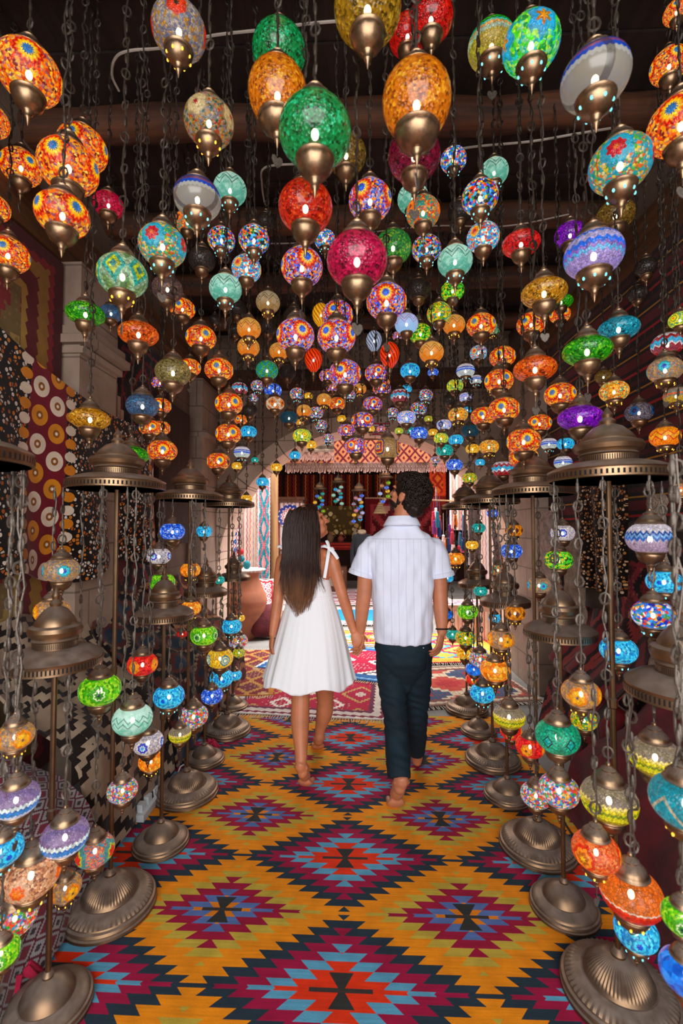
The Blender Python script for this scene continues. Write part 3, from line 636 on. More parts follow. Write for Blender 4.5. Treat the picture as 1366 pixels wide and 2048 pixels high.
T('te', 'teal mosaic lantern', 'obl', .12, g_sun('teal mosaic', [(0, '#0a90b0'), (.4, '#20e0d0'), (.8, '#109890')], ['#10a8a0', '#28c8b8', '#0c8890'], 4, .16, 16))
T('bu', 'blue mosaic lantern with white flowers', 'obl', .12, g_sun('blue mosaic', [(0, '#f4f8ff'), (.3, '#1878ff'), (.55, '#70c0ff'), (.7, '#0a48d0')], ['#0a58e0', '#2880f0', '#a8c8f0', '#1040b0'], 4, .2, 18, teeth=8))
T('bo', 'blue-ringed white mosaic lantern', 'obl', .12, g_sun('blue ring mosaic', [(0, '#ff4a20'), (.15, '#f8f8ff'), (.3, '#0a50f0'), (.6, '#f4f0f0'), (.75, '#1888f0')], ['#e8e0e8', '#c0c8e8', '#60a8f0', '#f0c8a0'], 4, .2, 18, teeth=8))
T('yl', 'yellow mosaic lantern', 'obl', .12, g_conf('yellow mosaic', ['#ffc810', '#ffe040', '#f0a010', '#d8a020', '#fff080'], 14))
T('yg', 'yellow and green ring-patterned mosaic lantern', 'obl', .12, g_sun('yellow green ring', [(0, '#ff8a10'), (.25, '#ffe020'), (.5, '#40a020'), (.7, '#f8e030')], ['#d8d820', '#80b820', '#f8f060', '#18a090'], 4, .22, 16))
T('gf', 'gold mosaic lantern with red-dotted flowers', 'obl', .14, g_sun('gold flower', [(0, '#b81008'), (.18, '#f8b820'), (.7, '#e8a018')], ['#e8b030', '#f8c840', '#20a080', '#e84818', '#d8a028', '#f0e0a0'], 4, .2, 18, teeth=6), 'w')
T('rt', 'red and turquoise mosaic lantern', 'obl', .14, g_band('red turquoise', [(0, '#b00c18'), (.36, '#e8e0e0'), (.42, '#18c0e8'), (.58, '#b81020'), (.7, '#d8d0d8')], .1, 12))
T('tn', 'tan mosaic lantern with turquoise star', 'obl', .15, g_sun('tan star', [(0, '#0a58d8'), (.35, '#18d0e0'), (.75, '#10a8b0'), (.95, '#d09030')], ['#a08878', '#c0a080', '#7a8a90', '#d8a040', '#b08a78'], 4, .18, 22, .95, 8), 'w')
T('ob', 'tan mosaic lantern with an orange band', 'obl', .15, g_band('tan orange band', [(0, '#c8a828'), (.42, '#9a8a78'), (.5, '#ff7818'), (.58, '#30a0a8'), (.62, '#a89888')], .04, 24), 'w')
T('og', 'orange and yellow leaf-patterned mosaic lantern', 'obl', .14, g_band('orange leaf', [(0, '#ff9a10'), (.38, '#e05008'), (.44, '#ffc020'), (.56, '#e86010'), (.62, '#ffa818')], .16, 8), 'w')
T('bf', 'clear mosaic lantern with dark blue flowers', 'obl', .14, g_sun('blue flower clear', [(0, '#0c2870'), (.5, '#1878c0'), (.9, '#506070')], ['#8a8090', '#6a6470', '#a89aa0', '#504a58'], 4, .18, 22, .45, 8))
T('bw', 'white mosaic lantern with blue and pink bands', 'obl', .15, g_band('blue white band', [(0, '#b0a898'), (.45, '#c8c8c0'), (.52, '#1058d0'), (.60, '#a05080'), (.66, '#1058d0'), (.76, '#5070b8'), (.82, '#9a98a8')], .03, 34, .9), 'c')
T('bs', 'white mosaic lantern with a blue belt', 'obl', .12, g_band('blue belt', [(0, '#d8e0d8'), (.42, '#1868e8'), (.5, '#b0c8f0'), (.56, '#2050c0'), (.62, '#e8e0e8')], .03, 30), 'c')
T('bz', 'lilac mosaic lantern with blue stepped lattice', 'obl', .17, g_band('blue stepped', [(0, '#b09ad0'), (.34, '#60c0e8'), (.40, '#9a70c8'), (.46, '#1878f0'), (.55, '#b8b0d8'), (.68, '#2878e0'), (.74, '#a8a8d0')], .06, 22), 'c')
T('fl', 'turquoise and yellow mosaic lantern with red flowers', 'rnd', .16, g_sun('red floral turquoise', [(0, '#e07820'), (.15, '#c80c28'), (.55, '#18b0c8'), (.85, '#10a0c0')], ['#d8b818', '#10a0a0', '#d8c890', '#d86018', '#48a838', '#20a0b8'], 4, .26, 24, teeth=8), 'c')
T('pp', 'white mosaic lantern with red poppies', 'rnd', .17, g_sun('poppy', [(0, '#1a1010'), (.25, '#ff4008'), (.7, '#f03808')], ['#b0a49c', '#8c8898', '#c89020', '#c8b8a8', '#7c8098'], 4, .18, 24, .62, 6), 'w')
T('cd', 'cream mosaic lantern with coloured dots', 'rnd', .15, g_sun('cream dots', [(0, '#c01030'), (.2, '#e0c890'), (.9, '#c0a878')], ['#b89858', '#9a9894', '#c08828', '#c84818', '#8a8890', '#186858', '#c0a468'], 4, .22, 22, .65, 6), 'w')
T('gs', 'green and turquoise mosaic lantern with amber stars', 'rnd', .18, g_sun('green star', [(0, '#ffb010'), (.15, '#c87810'), (.42, '#18b0e8'), (.8, '#18a0c8')], ['#50e020', '#20c8b8', '#b0e840', '#18a040', '#90e0a0'], 4, .26, 20, teeth=6, jag=.16), 'c')
T('gd', 'green-topped mosaic lantern with a dotted band', 'obl', .18, g_band('green dotted', [(0, '#c0a838'), (.40, '#b0c8b0'), (.48, '#e0a860'), (.54, '#20c8b0'), (.60, '#082808'), (.63, '#10c818'), (.8, '#0c9814')], .03, 30), 'c')
T('mz', 'pale mint glass lantern with dark zigzag lines', 'rnd', .13, g_zig('mint zigzag', '#5fb8a4', '#c8f0e0', '#28484a'), 'c')
T('cz', 'cream glass lantern with fine zigzag lines', 'rnd', .12, g_zig('cream zigzag', '#c09a58', '#d8c8a8', '#6a5030', s=.55), 'w')
T('yz', 'amber glass lantern with brown zigzag lines', 'rnd', .12, g_zig('amber zigzag', '#e88a10', '#e8b860', '#5a3a20', s=.95), 'w')
T('wz', 'blue-white glass lantern with pink zigzag lines', 'rnd', .12, g_zig('blue white zigzag', '#a8d8f8', '#c8d0f8', '#b0506a'))
T('ow', 'white mosaic lantern with orange diamonds', 'obl', .12, g_lat('orange white', [(0, '#c02008'), (.15, '#ff9a18'), (.4, '#f8e8d0'), (.7, '#e88a30')], 5))
T('lt', 'pale green lantern with yellow and turquoise diamonds', 'rnd', .16, g_lat('green lattice', [(0, '#0a9898'), (.14, '#d8e018'), (.3, '#28c0b0'), (.48, '#b8d8b0'), (.7, '#88b070')], 6, .34, .95), 'w')
T('gl', 'green and turquoise zigzag-banded lantern', 'rnd', .13, g_lat('green turquoise band', [(0, '#18b8b0'), (.3, '#50c028'), (.5, '#18a8c8'), (.7, '#60b838')], 6, .34), None)
T('rg', 'tan lantern with large red, blue and yellow rings', 'rnd', .16, g_sun('target rings', [(0, '#2878d8'), (.2, '#ffc018'), (.4, '#3048a0'), (.52, '#e03010'), (.7, '#f8b818'), (.85, '#283890')], ['#b09060', '#a88850', '#c0a068'], 3, .3, 20, .7, 4, .02))
T('dt', 'dark teal frosted lantern', 'obl', .13, g_zig('dark teal', '#0c4a66', '#1a6a80', '#0a3040', s=.5))
T('kg', 'bright green crackle-glass lantern', 'flt', .15, g_crackle('green crackle', '#063a08', '#10a818', '#a0f020'))
T('kG', 'pale green crackle-glass globe lantern', 'rnd', .17, g_crackle('pale green crackle', '#105a28', '#30b050', '#c8e030', .8))
T('kt', 'emerald crackle-glass globe lantern', 'rnd', .19, g_crackle('emerald crackle', '#03401c', '#08a050', '#30e0a0', .8))
T('ka', 'amber crackle-glass egg-shaped lantern', 'egg', .18, g_crackle('amber crackle', '#8a3a02', '#e88a08', '#ffc830', .85))
T('ko', 'olive gold crackle-glass globe lantern', 'rnd', .18, g_crackle('olive gold crackle', '#4a3802', '#b88a10', '#e8c838', .7))
T('kr', 'deep red crackle-glass globe lantern', 'rnd', .18, g_crackle('red crackle', '#5a0202', '#d80c08', '#ff3a18', .8))
T('kR', 'red-orange crackle-glass globe lantern', 'rnd', .17, g_crackle('red orange crackle', '#7a0a02', '#e02808', '#ff7820', .85))
T('kd', 'red crackle-glass disc lantern', 'flt', .14, g_crackle('crimson disc crackle', '#6a0208', '#e01018', '#ff5040', .9))
T('km', 'magenta crackle-glass lantern', 'rnd', .18, g_crackle('magenta crackle', '#5a0220', '#c80a50', '#ff2878', .85))
T('kM', 'magenta crackle-glass disc lantern', 'obl', .14, g_crackle('magenta disc', '#6a0220', '#d80a48', '#ff3880', .85))
T('kv', 'dark plum crackle-glass globe lantern', 'rnd', .18, g_crackle('plum crackle', '#38021c', '#980838', '#c01860', .55))
T('kc', 'cyan crackle-glass disc lantern', 'flt', .15, g_crackle('cyan crackle', '#044858', '#10a0b8', '#40e0f0', .9))
T('kp', 'violet crackle-glass disc lantern', 'flt', .15, g_crackle('violet crackle', '#28044a', '#8a10c8', '#e040f0', .95))
T('kx', 'clear gold-flecked crackle-glass lantern', 'obl', .15, g_crackle('clear gold crackle', '#4a4028', '#a89858', '#e8d890', .6, trans=.4))
T('kX', 'clear gold-flecked crackle-glass globe', 'rnd', .17, g_crackle('clear gold globe', '#3a2a10', '#a07830', '#d8c050', .5, trans=.4))
T('kb', 'clear crackle-glass lantern with a blue glow', 'obl', .14, g_crackle('clear blue crackle', '#38404a', '#5878a0', '#40b8f0', .6, trans=.4))
T('kn', 'clear pinkish crackle-glass lantern', 'rnd', .14, g_crackle('clear pink crackle', '#4a3838', '#8a7070', '#e0a880', .45, trans=.4))
T('ky', 'golden crackle-glass disc lantern', 'flt', .15, g_crackle('golden crackle', '#5a3a04', '#d09010', '#ffe060', .9))
T('kO', 'orange crackle-glass disc lantern', 'flt', .15, g_crackle('orange crackle', '#6a2002', '#e86008', '#ffb030', .95))
T('sm', 'unlit clear smoky glass lantern', 'rnd', .13, g_smoke('smoky glass'))
T('wr', 'ribbed red-orange balloon-shaped lantern', 'bal', .12, g_swirl('red swirl', '#a81004', '#ff5810'))
T('wy', 'ribbed yellow balloon-shaped lantern', 'bal', .12, g_swirl('yellow swirl', '#b87808', '#ffc828'))
T('wb', 'ribbed silver-blue balloon-shaped lantern', 'bal', .12, g_swirl('silver swirl', '#506890', '#d8e0f0', .8))
# ones seen on the stands
T('Pb', 'blue mosaic globe with white flower', 'obl', .085, G['bu'][3]); T('Pt', 'turquoise globe', 'obl', .1, G['tq'][3], 'c')
T('Pn', 'tan globe with blue and turquoise star', 'obl', .1, G['tn'][3]); T('Po', 'orange flower mosaic globe', 'obl', .1, g_sun('orange flower', [(0, '#3a2050'), (.15, '#ffc010'), (.7, '#f09008')], ['#c09060', '#a89080', '#d8a848', '#8a7868'], 4, .25, 20, 1, 7), 'w')
T('Pg', 'lime green mosaic globe with star', 'obl', .1, g_sun('lime star', [(0, '#183850'), (.18, '#30a018'), (.45, '#f8ffd0'), (.6, '#50c010')], ['#60d010', '#a0e020', '#38a808', '#c0e838'], 4, .22, 16, 1, 8))
T('Pr', 'red mosaic globe with yellow flower medallions', 'obl', .1, g_sun('red yellow flower', [(0, '#5a1030'), (.2, '#ffb010'), (.7, '#e8a020')], ['#e81818', '#d01028', '#ff3a28'], 4, .2, 18, 1, 7))
T('Pm', 'pale mint mosaic globe', 'obl', .12, g_zig('mint mosaic', '#80d0b8', '#d8f4e8', '#5a8878', 12, .12), None)
T('Pw', 'white globe with blue star', 'obl', .1, g_sun('white blue star', [(0, '#20c0f0'), (.25, '#f0f8ff'), (.4, '#0a40d0'), (.75, '#e8e0d8')], ['#c8c0c0', '#e8dcd8', '#b0a8b8'], 4, .22, 22, 1, 8))
T('Pa', 'amber mosaic globe', 'obl', .1, g_conf('amber mosaic', ['#ff9a10', '#ffb830', '#e87808', '#ffc850'], 9), 'w')
T('Px', 'multicolour mosaic globe', 'obl', .1, g_conf('multi mosaic stand', ['#20b0d8', '#ff5820', '#40b840', '#f0d0d8', '#ffc030', '#d03060', '#3060e0', '#f0f0f0'], 20))
T('Pf', 'red floral mosaic globe', 'obl', .12, g_sun('red floral stand', [(0, '#f02808'), (.3, '#e83818'), (.45, '#c8d820'), (.62, '#40a8a8')], ['#f07858', '#e0a860', '#c86878', '#58a0b8', '#f09080'], 3, .3, 24, .95, 6))
T('Pl', 'lilac globe with white and blue tile bands', 'obl', .13, g_band('lilac blue band', [(0, '#e8e8f4'), (.32, '#2898e0'), (.42, '#1878d0'), (.46, '#e8f4f0'), (.54, '#9a7aa8')], .05, 30), None)
T('Py', 'yellow and green banded mosaic globe', 'obl', .12, g_band('yellow green band', [(0, '#b8a020'), (.32, '#e8e020'), (.42, '#90a818'), (.47, '#e8d828'), (.55, '#ffe890'), (.6, '#9a8a80')], .04, 34), None)
T('PO', 'orange globe with a red tiled band', 'obl', .14, g_band('orange red band', [(0, '#b83018'), (.30, '#e02010'), (.42, '#f04818'), (.46, '#f8e0c8'), (.49, '#f08020')], .02, 30), 'w')
T('PF', 'orange mosaic globe with flame flower', 'obl', .12, g_sun('orange flame', [(0, '#ffd030'), (.2, '#c87010'), (.5, '#ffa020'), (.75, '#e83810')], ['#f07830', '#e86020', '#f09850', '#d84820'], 3, .26, 24, 1, 7), 'w')
T('Pz', 'peach mosaic globe with orange flowers', 'obl', .13, g_sun('peach flower', [(0, '#ff9010'), (.35, '#ff6808'), (.6, '#e8b890')], ['#e8b080', '#d89868', '#f0c8a0', '#a86850'], 4, .2, 26, .95, 7), 'w')
T('Pq', 'green turquoise globe with dark leaf diamonds', 'obl', .12, g_lat('green leaf diamond', [(0, '#10d0c8'), (.18, '#083828'), (.24, '#18c8a0'), (.6, '#10b888')], 6, .3), None)
T('Ps', 'blue and white stepped-band globe', 'obl', .13, g_band('blue chevrons', [(0, '#b8a0b8'), (.4, '#c8b8c8'), (.45, '#1870c8'), (.52, '#90c0e8'), (.58, '#1050a8'), (.64, '#e0d8e0')], .08, 24), None)
T('Pd', 'orange lattice globe', 'obl', .1, g_lat('orange brown lattice', [(0, '#701808'), (.3, '#ffb020'), (.6, '#f09010')], 8, .3), 'w')
T('Pk', 'yellow mosaic globe with turquoise rosettes', 'obl', .11, g_sun('yellow turquoise rosette', [(0, '#f8f8d0'), (.3, '#28a8c8'), (.55, '#f8f0a0'), (.7, '#2898b8')], ['#f0c818', '#e8b010', '#ffe040'], 4, .2, 20, 1, 10))
T('Pv', 'turquoise globe with pale wavy stripe', 'obl', .14, g_band('turquoise wave', [(0, '#18a8b8'), (.46, '#d8c0a0'), (.52, '#10a0b0')], .3, 6), 'w')
T('PB', 'bright blue globe', 'obl', .12, g_crackle('bright blue', '#0858c0', '#1088f0', '#40b8ff', .95, 6, .1), None)

# ================================================================== LANTERN GEOMETRY (unit diameter)
HH = {'flt': .29, 'obl': .37, 'rnd': .425, 'egg': .53, 'bal': .72}
def globe_prof(sh):
    h = HH[sh]; pts = []
    if sh == 'bal':
        return [(.12, -h), (.2, -h + .1), (.36, -.42), (.46, -.2), (.5, .02), (.48, .22), (.40, .42), (.28, .55), (.2, .6)]
    k = {'flt': 1.0, 'obl': .8, 'rnd': .95, 'egg': 1.0}[sh]
    n = 15
    for i in range(n):
        a = -PI / 2 + PI * (i + .0) / (n - 1); r = .5 * abs(math.cos(a)) ** k; z = h * math.sin(a)
        if sh == 'egg': r *= 1 + .10 * math.sin(a)
        pts.append((r, z))
    pts = [(r, z) for r, z in pts if r > .2]
    return pts
MESH = {}
def m_globe(sh, ty):
    k = ('g', sh, ty)
    if k not in MESH: MESH[k] = MB().lathe(globe_prof(sh), 28).mesh('lantern_globe', G[ty][3], sharp=80)
    return MESH[k]
def m_cap(sh, holes, lo):
    k = ('c', sh, holes, lo)
    if k in MESH: return MESH[k]
    P0 = globe_prof(sh); mb = MB()
    if lo:
        z0, r0 = P0[0][1], P0[0][0]; b = max(r0 + .03, .25) if sh != 'bal' else .13
        q = b / .26
        pr = [(r0 * .9, z0 + .02), (.262 * q, z0 + .025), (.275 * q, z0), (.262 * q, z0 - .025), (.25 * q, z0 - .035), (.258 * q, z0 - .055), (.245 * q, z0 - .10), (.215 * q, z0 - .17), (.16 * q, z0 - .23), (.10 * q, z0 - .265), (.075, z0 - .28), (.09, z0 - .30), (.07, z0 - .33), (.05, z0 - .38), (.058, z0 - .40), (.034, z0 - .43), (.02, z0 - .50), (0, z0 - .55)]
        mb.lathe(pr, 24, rip=lambda i: .03 if 5 <= i <= 8 else 0)
        if holes:
            for k2 in range(8):
                a = 2 * PI * (k2 + .5) / 8; mb.ell((.222 * q * math.cos(a), .222 * q * math.sin(a), z0 - .15), (.022, .022, .034), 8, 6, 1)
    else:
        z0, r0 = P0[-1][1], P0[-1][0]; b = max(r0 + .03, .24); q = b / .25
        pr = [(r0 * .9, z0 - .02), (.255 * q, z0 - .02), (.268 * q, z0), (.255 * q, z0 + .02), (.235 * q, z0 + .05), (.235 * q, z0 + .065), (.20 * q, z0 + .12), (.14 * q, z0 + .19), (.11 * q, z0 + .21), (.12 * q, z0 + .235), (.07, z0 + .28), (.045, z0 + .30), (.05, z0 + .33), (.02, z0 + .37), (0, z0 + .375)]
        mb.lathe(pr, 24, rip=lambda i: .03 if 5 <= i <= 7 else 0)
    MESH[k] = mb.mesh('bottom_cap' if lo else 'top_cap', [BRASS, GLOW_C if holes == 'c' else GLOW_W], sharp=50)
    return MESH[k]
MESH['bulb'] = MB().ell((0, 0, -.03), (.055, .055, .08), 10, 8).mesh('bulb', BULB)
def chain_mesh(sh, D_, top, rr, fancy=True, tr=.0026, mt=None):
    """top: metres above globe centre where it is fixed; result in unit-diameter space"""
    z0 = globe_prof(sh)[-1][1] + .36; z1 = top / D_; mb = MB()
    L = max(.02, (z1 - z0)); n = max(3, int(L * D_ / .05)); w = .006 / D_; pts = []
    ph = rr.uniform(0, 6)
    for i in range(n + 1):
        f = i / n; e = min(1, 4 * f * (1 - f) * 2)
        pts.append((w * math.sin(i * 1.9 + ph) * e, w * math.cos(i * 1.3 + ph) * e, z0 + L * f))
    mb.tube(pts, tr / D_, 5)
    if fancy:
        k = max(1, int(L * D_ / .055)); an = rr.uniform(0, 3)
        for i in range(k):
            z = z0 + L * (i + .5) / k; big = i % 2 == 0; rl = (.013 if big else .006) / D_; hl = (.017 if big else .020) / D_
            a = an + (i % 4) * .5; R_ = Matrix.Rotation(a, 3, 'Z')
            if big:     # flat pierced ornament
                N_ = 8; ring = []
                for q in range(N_):
                    b = 2 * PI * q / N_; ring.append(R_ @ Vector((rl * math.cos(b), 0, hl * math.sin(b))))
                ring.append(ring[0]); mb.tube([p + Vector((0, 0, z)) for p in ring], .0035 / D_, 4)
            else: mb.ell((0, 0, z), (rl, rl, hl), 6, 4)
    return mb.mesh('chain', mt or CHAIN, sharp=60)
def charm_mesh(sh):
    k = ('charm', sh)
    if k not in MESH:
        z = globe_prof(sh)[0][1] - .55; mb = MB(); mb.tube([(0, 0, z + .02), (0, 0, z - .12)], .008, 5)
        poly = [(0, -.16), (.06, -.11), (.105, -.02), (.09, .04), (.045, .05), (0, .01), (-.045, .05), (-.09, .04), (-.105, -.02), (-.06, -.11)]
        vs = [(x, -.008, z - .17 + y) for x, y in poly] + [(x, .008, z - .17 + y) for x, y in poly]; n = len(poly)
        mb.add(vs, [tuple(range(n)), tuple(reversed(range(n, 2 * n)))] + [(i, n + i, n + (i + 1) % n, (i + 1) % n) for i in range(n)])
        MESH[k] = mb.mesh('charm', CHAIN)
    return MESH[k]
# ================================================================== CEILING LANTERNS: photo x, photo y, width in px, kind[, shape]
HL = [
(58,147,150,'sW'),(-20,240,90,'sW'),(165,298,112,'sW'),(137,335,136,'sW'),(42,335,95,'sW'),(125,430,122,'sw'),(-14,415,80,'sw'),(16,510,100,'sW'),
(217,410,68,'kM'),(358,62,118,'pp'),(418,245,106,'cd'),(395,398,100,'bw'),(325,492,102,'fl'),(460,380,70,'mz'),(375,445,54,'of'),(245,552,110,'lt'),(443,480,58,'cf'),
(558,102,112,'kt'),(555,190,122,'ka'),(630,265,150,'kt'),(735,18,140,'ko'),(862,38,92,'kr'),(815,72,78,'kr'),(833,208,142,'ka'),(828,312,108,'kv'),(692,310,84,'kX'),
(611,415,112,'kR'),(714,521,124,'km'),(786,495,76,'kG'),(740,402,88,'sc'),(907,320,54,'cb'),(826,398,64,'mz'),(846,425,70,'of'),(853,498,60,'cf'),(650,480,44,'cb'),
(508,480,64,'cf'),(532,445,42,'sm'),(493,538,62,'st'),(604,535,86,'sc'),(451,578,68,'mz'),(910,523,72,'mz'),
(983,92,100,'gd'),(1062,90,122,'gs'),(1190,157,148,'bw'),(1338,132,84,'sW'),(1352,25,56,'sW'),(1362,250,150,'sW'),(1240,330,136,'fl'),(988,345,60,'mz'),(960,395,76,'cf'),
(966,475,68,'st'),(1042,488,80,'kd'),(1140,470,66,'kp','obl'),(1187,510,126,'bz'),(1230,432,84,'kX','obl'),(920,425,50,'sm'),
(171,628,86,'kg'),(222,627,50,'kb'),(277,668,87,'kO'),(335,578,66,'kn'),(365,618,54,'sw'),(402,676,64,'sw'),(346,745,76,'kx'),(380,735,46,'sw'),(438,740,60,'sw'),(320,766,36,'sC'),
(322,812,44,'sw'),(300,856,46,'sw'),(322,856,40,'sw'),(285,812,70,'kb'),(325,902,62,'sw'),(180,838,88,'ky'),(263,911,74,'kg'),(458,808,58,'sw'),(457,868,54,'sw'),(437,923,48,'sw'),
(536,605,50,'cz'),(475,620,40,'sm'),(498,658,50,'yz'),(497,695,46,'yz'),(536,655,40,'sm'),(588,635,46,'sm'),(558,703,40,'yz'),(534,741,46,'gl'),(591,672,78,'sc'),(673,674,78,'sc'),
(675,630,64,'sc'),(642,630,36,'wy'),(627,720,36,'wr'),(748,682,32,'wb'),(779,710,40,'wr'),(773,604,82,'sc'),(813,648,48,'wz'),(837,580,50,'sm'),(841,668,46,'cg'),(878,627,50,'cy','rnd'),
(905,582,48,'cg'),(908,650,46,'yz'),(863,705,50,'yz'),(820,742,40,'tq'),(690,748,66,'sc'),(655,752,34,'sC'),(752,747,46,'sC'),(763,777,38,'sC'),(479,778,34,'rt'),(515,772,28,'cf'),
(546,781,36,'bu'),(550,808,38,'ow'),(594,788,30,'cf'),(506,796,22,'cf'),(500,822,32,'sm'),(482,840,28,'sw'),(497,864,34,'tq'),(484,905,34,'bs'),(474,932,22,'yl'),(578,836,36,'dt'),
(608,822,30,'yz'),(648,800,30,'yz'),(674,808,34,'sw'),(632,826,30,'cf'),(642,850,26,'cf'),(745,809,40,'sC'),(725,842,46,'sC'),(693,862,36,'sC'),(712,893,46,'sC'),(775,897,54,'rg'),
(604,872,38,'yg'),(622,890,24,'yl'),(656,877,24,'cf'),(590,911,24,'tq'),(553,935,24,'yl'),(800,793,38,'rt'),(813,778,22,'tq'),(851,791,30,'cf'),(837,818,34,'cf'),(785,826,26,'cf'),
(813,836,38,'bo'),(820,861,20,'te'),(838,867,36,'bu'),(866,865,20,'yl'),(741,858,18,'yl'),(888,850,30,'bo'),(882,877,30,'yg'),(912,880,30,'tq'),(889,901,34,'te'),(909,930,34,'bu'),
(900,800,30,'sm'),(916,830,40,'gf'),(910,772,34,'yg'),(1088,586,96,'ky'),(1122,604,50,'kg'),(1120,630,44,'sw'),(962,651,60,'sw'),(1062,649,60,'sw'),(986,660,30,'lt'),(957,706,36,'st'),
(1005,714,54,'sw'),(931,742,38,'bs'),(952,760,26,'bs'),(998,762,60,'sw'),(1070,738,90,'kO'),(1237,658,88,'kc'),(1174,702,104,'kg'),(1120,790,66,'sw'),(1160,836,94,'kp'),(1228,783,62,'gf'),
(1207,754,38,'kX','obl'),(1278,825,60,'bf'),(1330,874,66,'og'),(1335,689,70,'rt'),(1330,740,76,'tn'),(1352,792,54,'ob'),(1360,640,50,'yg'),(931,795,26,'bo'),(966,833,50,'sw'),(1008,819,64,'sw'),
(1079,847,50,'sw'),(1047,883,70,'sw'),(1047,915,60,'sw'),(940,863,36,'dt'),(945,898,28,'yl'),(978,894,40,'gf'),(1005,938,44,'rt'),(1098,888,34,'bs'),(1131,888,36,'tq'),(1126,925,38,'bs'),
(939,956,30,'cy'),(1292,535,50,'sm'),(1275,588,46,'sm'),(1362,980,40,'of'),(525,964,26,'tq'),(493,998,24,'yl'),(404,520,58,'sm'),(470,660,34,'sm'),(575,745,36,'sm'),
(700,790,24,'cf'),(770,765,20,'sw'),(866,745,22,'bu'),(985,780,22,'gf'),(560,690,26,'cz'),(795,672,22,'sC'),(430,640,26,'sm'),(880,650,28,'bo'),(617,792,18,'yl'),(665,775,26,'sC'),(510,920,16,'te'),(720,778,26,'yz'),(600,845,18,'gf'),(684,838,20,'yl'),
(870,920,20,'cf'),(857,838,18,'cy'),(960,925,20,'tq'),(762,858,18,'sC'),(798,862,18,'yg'),(935,820,18,'tq')]
H_TOP = HC - .155
LN = []
for i, rec in enumerate(HL):
    px, py, wd, ty = rec[:4]; sh = rec[4] if len(rec) > 4 else G[ty][1]; D_ = G[ty][2]
    if wd < 34: D_ *= .85
    tx = (px - 683) / FPX; k = math.sqrt(1 + tx * tx)
    Yc = FPX * D_ / wd * k
    if Yc > 4.9: D_ *= 4.9 / Yc; Yc = 4.9
    LN.append(dict(px=px, py=py, wd=wd, ty=ty, sh=sh, D=D_, Y=Yc, ratio=D_ / Yc, i=i))
def place(L):
    L['D'] = L['ratio'] * L['Y']; L['p'] = P(L['px'], L['py'], L['Y'])
for L in LN:
    place(L)
    for _ in range(80):                   # keep below the roof, inside the walls
        top = L['p'].z + (HH[L['sh']] + .42) * L['D']
        if top > H_TOP - .05 or L['p'].x < WL + .14 + L['D'] * .5 or L['p'].x > WR - .1 - L['D'] * .5: L['Y'] *= .985; place(L)
        else: break
def stack_ext(L): return (HH[L['sh']] + .36) * L['D'], (HH[L['sh']] + .52) * L['D']     # up, down
for it in range(90):
    moved = 0
    for a in range(len(LN)):
        A = LN[a]
        for b in range(a + 1, len(LN)):
            B = LN[b]; d = A['p'] - B['p']; hd = math.hypot(d.x, d.y)
            if hd > .5 * (A['D'] + B['D']) + .02: continue
            uA, dA = stack_ext(A); uB, dB = stack_ext(B)
            hi, lo = (A, B) if d.z > 0 else (B, A); uH, dH = (uA, dA) if d.z > 0 else (uB, dB); uL, dL = (uB, dB) if d.z > 0 else (uA, dA)
            gap = (hi['p'].z - dH) - (lo['p'].z + uL)
            need = .5 * (A['D'] + B['D']) if gap < 0 and abs(d.z) < .42 * (HH[A['sh']] * A['D'] + HH[B['sh']] * B['D']) * 2.4 else hi['D'] * .5 + .008   # touching / chain of the lower one passing the upper
            if hd < need:
                far, near = (A, B) if A['Y'] > B['Y'] else (B, A)
                f1, n1 = far['Y'], near['Y']
                far['Y'] *= 1.012; place(far)
                if (far['p'].z + (HH[far['sh']] + .42) * far['D'] > H_TOP - .04) or far['Y'] > 5.05 or far['p'].x < WL + .12 + far['D'] * .5 or far['p'].x > WR - .1 - far['D'] * .5: far['Y'] = f1; place(far)
                near['Y'] *= .992; place(near); moved += 1
    if not moved: break
print('lantern relax', it, moved)
rr = random.Random(11)
for L in LN:
    D_, p, sh, ty = L['D'], L['p'], L['sh'], L['ty']
    e = empty('hanging_lantern', p, math.atan2(-p.y, -p.x) - PI / 4 + rr.uniform(-.55, .55) + (PI / 4 if rr.random() < .15 else 0)); e.scale = (D_,) * 3; L['o'] = e
    link('lantern_globe', m_globe(sh, ty), e)
    link('top_cap', m_cap(sh, None, False), e); link('bottom_cap', m_cap(sh, G[ty][4], True), e)
    if ty not in ('sm',): link('bulb', MESH['bulb'], e)
    top = HC + .045 - p.z
    for yl in (-.9, -.1, .75, 1.55, 2.35, 3.15, 3.95, 4.75):
        if abs(p.y - yl) < .08: top = HC - .09 - p.z
    link('chain', chain_mesh(sh, D_, top, rr, True, .0032 if L['wd'] > 60 else .0024, CHAIN_D), e)
    if rr.random() < .3 and L['wd'] > 44: link('charm', charm_mesh(sh), e)
# --- labels: look first, then what it hangs beside
from collections import Counter
def looks(L): return G[L['ty']][0]
def size_word(L): return 'very large' if L['wd'] > 125 else 'large' if L['wd'] > 85 else 'medium' if L['wd'] > 56 else 'small' if L['wd'] > 32 else 'tiny'
def short(L): return size_word(L) + ' ' + looks(L).split(' with ')[0].split(' of ')[0].replace('crackle-glass ', '').replace(' mosaic', '').replace('small small', 'small').replace('ribbed ', '').replace(' and red', '-red')
def near(L): return size_word(L) + ' ' + looks(L).split(' with ')[0].split(' of ')[0]
def dirs(L, M_):
    dx, dy = L['px'] - M_['px'], L['py'] - M_['py']
    h = 'left of' if dx < 0 else 'right of'; v = 'above' if dy < 0 else 'below'
    return h if abs(dx) > abs(dy) else v
cs, cl = Counter(short(L) for L in LN), Counter(looks(L) for L in LN)
cz = Counter(size_word(L) + ' ' + looks(L) for L in LN)
land = [L for L in LN if cs[short(L)] == 1 and L['wd'] >= 30]
